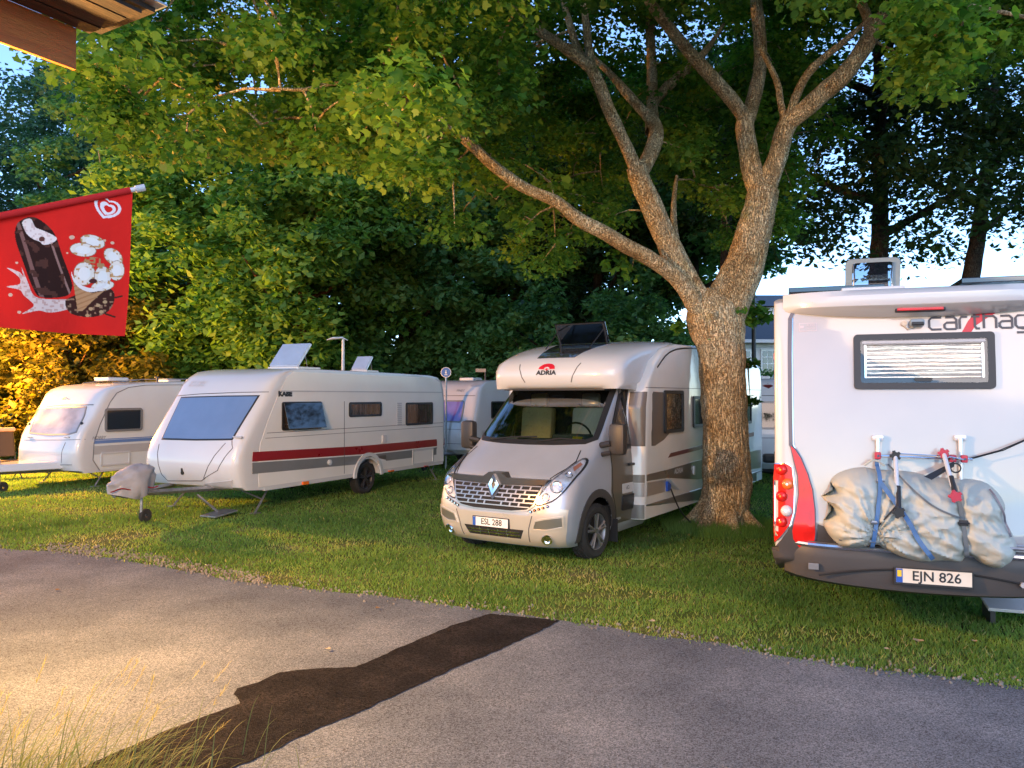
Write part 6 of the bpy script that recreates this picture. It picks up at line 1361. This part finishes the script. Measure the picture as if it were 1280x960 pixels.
# ---- the flag
def flag():
    Yf = 3.9; tip = at(172, 236, Yf); base = at(-150, 300, Yf - .5)
    root = empty('flag', tuple(base)); o = Vector(base); tag(root, 'red ice cream flag hanging from a slanted white pole, at the left', 'flag')
    t = MB(); t.tube([base - o, tip - o], .0125, 10); t.tube([tip - o, tip - o + (tip - base).normalized() * .03], [.0125, .015, ][:2], 10); t.build('pole', mat('white_pole', (.72, .68, .66), .4), root, smooth=True)
    t = MB(); d = (tip - base).normalized(); t.tube([base - o, tip - o - d * .035], .0165, 10); t.build('pole_sleeve', mat('red_sleeve', (.50, .02, .02), .8, spec=.2), root, smooth=True); t = MB(); t.tube([tip - o - d * .01, tip - o + d * .035], .018, 12); t.build('pole_end', WHITE, root)
    # cloth corners, seen in the photograph: top edge along the pole, hem along the bottom; u runs left to right, v top to bottom
    nu, nv = 330, 300; A = at(-75, 284, Yf - .38); B = at(166, 237, Yf - .01); Cc = at(155, 420, Yf + .02); D = at(-75, 400, Yf - .38)
    U, V_ = np.meshgrid(np.linspace(0, 1, nu), np.linspace(0, 1, nv))
    Pt = ((1 - U) * (1 - V_))[..., None] * np.array(A) + (U * (1 - V_))[..., None] * np.array(B) + (U * V_)[..., None] * np.array(Cc) + ((1 - U) * V_)[..., None] * np.array(D)
    wave = .022 * np.sin(U * 7 + V_ * 2.2) * (V_ ** .7) + .010 * np.sin(U * 17 - V_ * 4) * V_; Pt[..., 1] += wave; Pt[..., 2] -= .012 * np.sin(U * math.pi) * V_
    # print, drawn in photograph pixels of the flat cloth
    PX = (1 - V_) * ((1 - U) * -75 + U * 166) + V_ * ((1 - U) * -75 + U * 155); PY = (1 - V_) * ((1 - U) * 284 + U * 237) + V_ * ((1 - U) * 400 + U * 420)
    col = np.zeros((nv, nu, 3)); col[:] = (.70, .018, .012)
    def nz(sc_, seed): 
        a = np.array([[mnoise.noise(Vector((x * sc_, y * sc_, seed))) for x in np.linspace(-75, 166, 110)] for y in np.linspace(230, 420, 90)])
        ix = np.clip((PX + 75) / 241 * 109, 0, 109).astype(int); iy = np.clip((PY - 230) / 190 * 89, 0, 89).astype(int); return a[iy, ix]
    N1, N2 = nz(.09, 1), nz(.22, 5)
    def poly(pts): 
        ins = np.zeros(PX.shape, bool); n = len(pts)
        for i in range(n):
            x1, y1 = pts[i]; x2, y2 = pts[(i + 1) % n]
            c_ = (y1 > PY) != (y2 > PY)
            with np.errstate(divide='ignore', invalid='ignore'): ins ^= c_ & (PX < (x2 - x1) * (PY - y1) / (y2 - y1 + 1e-12) + x1)
        return ins
    def ell(cx, cy, rx, ry, rot=0):
        c_, s_ = math.cos(R(rot)), math.sin(R(rot)); x, y = PX - cx, PY - cy; return ((x * c_ + y * s_) / rx) ** 2 + ((-x * s_ + y * c_) / ry) ** 2
    def paint(mask, c_): col[mask] = c_
    sm = lambda pts: [tuple(p) for p in catmull(pts, 5)]
    # splash of cream and chocolate
    spl = sm([(4, 334), (20, 339), (26, 344), (23, 333), (32, 352), (40, 368), (56, 372), (80, 372), (88, 380), (60, 388), (45, 386), (26, 390), (40, 380), (28, 368), (22, 361), (4, 357), (22, 354), (20, 345)])
    paint(poly(spl), (.75, .55, .48)); paint(poly(spl) & (N2 > .15), (.62, .36, .30))
    ch = sm([(75, 375), (85, 368), (110, 362), (130, 358), (139, 366), (137, 380), (128, 390), (112, 394), (95, 393), (80, 388)]); paint(poly(ch), (.05, .015, .01)); paint(poly(ch) & (N2 > .25), (.30, .16, .09)); 
    for x, y in ((108, 384), (118, 380), (127, 376), (103, 392), (122, 388)): paint(ell(x, y, 3, 2) < 1, (.50, .30, .15))
    for a_ in ((139, 371, 149, 369), (128, 391, 140, 395)): 
        x1, y1, x2, y2 = a_; L2 = (x2 - x1) ** 2 + (y2 - y1) ** 2; tt = np.clip(((PX - x1) * (x2 - x1) + (PY - y1) * (y2 - y1)) / L2, 0, 1); paint((PX - x1 - tt * (x2 - x1)) ** 2 + (PY - y1 - tt * (y2 - y1)) ** 2 < 1.2, (.06, .02, .01))
    # dark coated bar, bitten at the top
    bar = sm([(14, 284), (20, 276), (32, 272), (45, 276), (63, 292), (74, 320), (84, 348), (84, 360), (76, 368), (50, 370), (40, 362), (26, 330), (14, 300)])
    m_ = poly(bar); paint(m_, (.030, .010, .007)); sh = np.clip((PX - 14 - (PY - 280) * .36) / 42, 0, 1)
    edge_ = m_ & (np.abs(sh - .06) < .06); paint(edge_, (.22, .10, .08)); paint(m_ & (np.abs(sh - .88) < .035) & (PY > 300), (.30, .16, .13)); paint(m_ & (N1 > .25), (.085, .03, .02))
    bite = sm([(22, 278), (32, 274), (38, 284), (44, 287), (52, 290), (66, 297), (62, 303), (50, 306), (44, 302), (34, 298), (26, 290)]); paint(poly(bite), (.80, .68, .62)); paint(poly(bite) & (N2 > .2), (.66, .50, .45)); paint(ell(47, 299, 4, 3) < 1, (.12, .04, .03))
    # cone and whipped top
    cone = [(86, 345), (96, 358), (110, 365), (126, 362), (97, 386), (90, 386)]; mm = poly(cone); paint(mm, (.50, .26, .12)); paint(mm & (np.sin(PY * 1.1 + PX * .35) > .5), (.40, .19, .08))
    for cx, cy, rx, ry, ro in ((112, 302, 15, 8, 12), (100, 312, 16, 8, 5), (138, 320, 13, 9, 35), (142, 337, 10, 12, 10), (124, 345, 10, 13, 0), (101, 341, 13, 14, 20), (124, 356, 14, 6, -8)):
        e_ = ell(cx, cy, rx, ry, ro); paint(e_ < 1.12, (.30, .14, .07)); paint(e_ < 1, (.80, .70, .60)); paint((e_ < 1) & (N2 > .22), (.55, .30, .12)); paint((e_ < .35), (.84, .78, .72))
    paint((ell(115, 328, 14, 7, 10) < 1) & (N2 > -.05), (.45, .24, .10)); paint(ell(112, 350, 5, 3) < 1, (.08, .02, .02))
    rim = (ell(108, 342, 24, 21, 25) < 1) & (ell(108, 338, 24, 20, 25) > 1) & (PY > 338); paint(rim, (.80, .72, .68))
    for x, y, r_ in ((86, 297, 3.5), (127, 300, 2), (137, 303, 2.5), (10, 367, 3), (22, 388, 2.5), (17, 328, 2), (80, 316, 1.5)): paint(ell(x, y, r_, r_ * .7) < 1, (.72, .45, .30))
    # white spiral heart: outer ring, gap, inner ring
    def heart(cx, cy, s_, rot=22):
        c_, sn = math.cos(R(rot)), math.sin(R(rot)); x = ((PX - cx) * c_ + (PY - cy) * sn) / (s_ * 1.12); y = -(-(PX - cx) * sn + (PY - cy) * c_) / (s_ * .80) + .10
        return (x * x + y * y - 1) ** 3 - x * x * y ** 3 < 0
    h1, h2, h3, h4 = heart(130, 261.5, 14.5), heart(130.5, 261, 11.2), heart(131, 262, 8.6), heart(132, 262, 4.6)
    paint(h1 & ~h2, (.82, .76, .76)); paint(h3 & ~h4, (.82, .76, .76))
    V = Pt.reshape(-1, 3) - np.array(o); me = bpy.data.meshes.new('cloth'); me.vertices.add(nu * nv); me.vertices.foreach_set('co', V.astype(np.float32).ravel())
    i = np.arange(nu * nv).reshape(nv, nu); q = np.stack([i[:-1, :-1], i[:-1, 1:], i[1:, 1:], i[1:, :-1]], -1).reshape(-1, 4); me.loops.add(q.size); me.loops.foreach_set('vertex_index', q.astype(np.int32).ravel()); me.polygons.add(len(q)); me.polygons.foreach_set('loop_start', np.arange(0, q.size, 4, dtype=np.int32)); me.polygons.foreach_set('loop_total', np.full(len(q), 4, dtype=np.int32))
    ca = me.color_attributes.new('print', 'FLOAT_COLOR', 'POINT'); ca.data.foreach_set('color', np.concatenate([col.reshape(-1, 3), np.ones((nu * nv, 1))], 1).astype(np.float32).ravel()); me.update(calc_edges=True); me.shade_smooth()
    m = bpy.data.materials.new('printed_cloth'); m.use_nodes = True; t_ = m.node_tree; b = t_.nodes['Principled BSDF']; an = nn(t_, 'ShaderNodeAttribute'); an.attribute_name = 'print'; t_.links.new(an.outputs['Color'], b.inputs['Base Color']); b.inputs['Roughness'].default_value = .8; b.inputs['Specular IOR Level'].default_value = .15
    ns = nn(t_, 'ShaderNodeTexNoise'); ns.inputs['Scale'].default_value = 9; bp = nn(t_, 'ShaderNodeBump'); bp.inputs['Distance'].default_value = .006; t_.links.new(ns.outputs['Fac'], bp.inputs['Height']); t_.links.new(bp.outputs[0], b.inputs['Normal'])
    link('cloth', me, m, root)
flag()

# ---- folding chair and bits at the far left, ramp under the rear motorhome
def chair():
    p = at(8, 600, 19.0); root = empty('folding_chair', (p.x, p.y, 0), R(-40)); tag(root, 'dark folding camping chair left of the blue striped caravan', 'chair')
    for s in (-.26, .26):
        t = MB(); t.tube([(-.30, s, .0), (.28, s, .62), (.30, s, .66)], .016, 6); t.build('leg', BLACKP, root); t = MB(); t.tube([(.28, s, .0), (-.24, s, .45), (-.42, s, 1.15)], .016, 6); t.build('leg', BLACKP, root)
    t = MB(); t.box((0, 0, .45), (.5, .5, .04), bev=.01); t.build('seat', mat('chair_cloth', (.05, .035, .03), .7), root); t = MB(); t.box((-.35, 0, .86), (.05, .5, .66), rot=(0, -.25, 0), bev=.02); t.build('backrest', MATS['chair_cloth'], root)
    q = empty('towel', (p.x, p.y, 0), R(-40)); tag(q, 'pinkish towel hung over the folding chair back', 'towel'); t = MB(); t.box((-.43, 0, 1.20), (.16, .62, .10), rot=(0, -.2, 0), bev=.045); t.build('cloth', mat('towel_cloth', (.62, .36, .28), .9, bump=.01, bscale=30), q)
chair()
def ramp():
    p = at(1262, 775, 6.9); root = empty('entry_step', (p.x, p.y, 0), R(-19)); tag(root, 'light metal step plate under the rear motorhome at the lower right', 'step')
    t = MB(); t.box((.12, .1, .17), (.60, .34, .03), rot=(R(9), R(0), 0), bev=.006); t.build('tread', mat('tread_metal', (.50, .50, .50), .5, metal=.1, bump=.002, bscale=90), root)
    t = MB(); t.box((-.14, .1, .075), (.04, .3, .15)); t.build('leg', BLACKP, root); t = MB(); t.box((.38, .1, .075), (.04, .3, .15)); t.build('leg', BLACKP, root)
ramp()
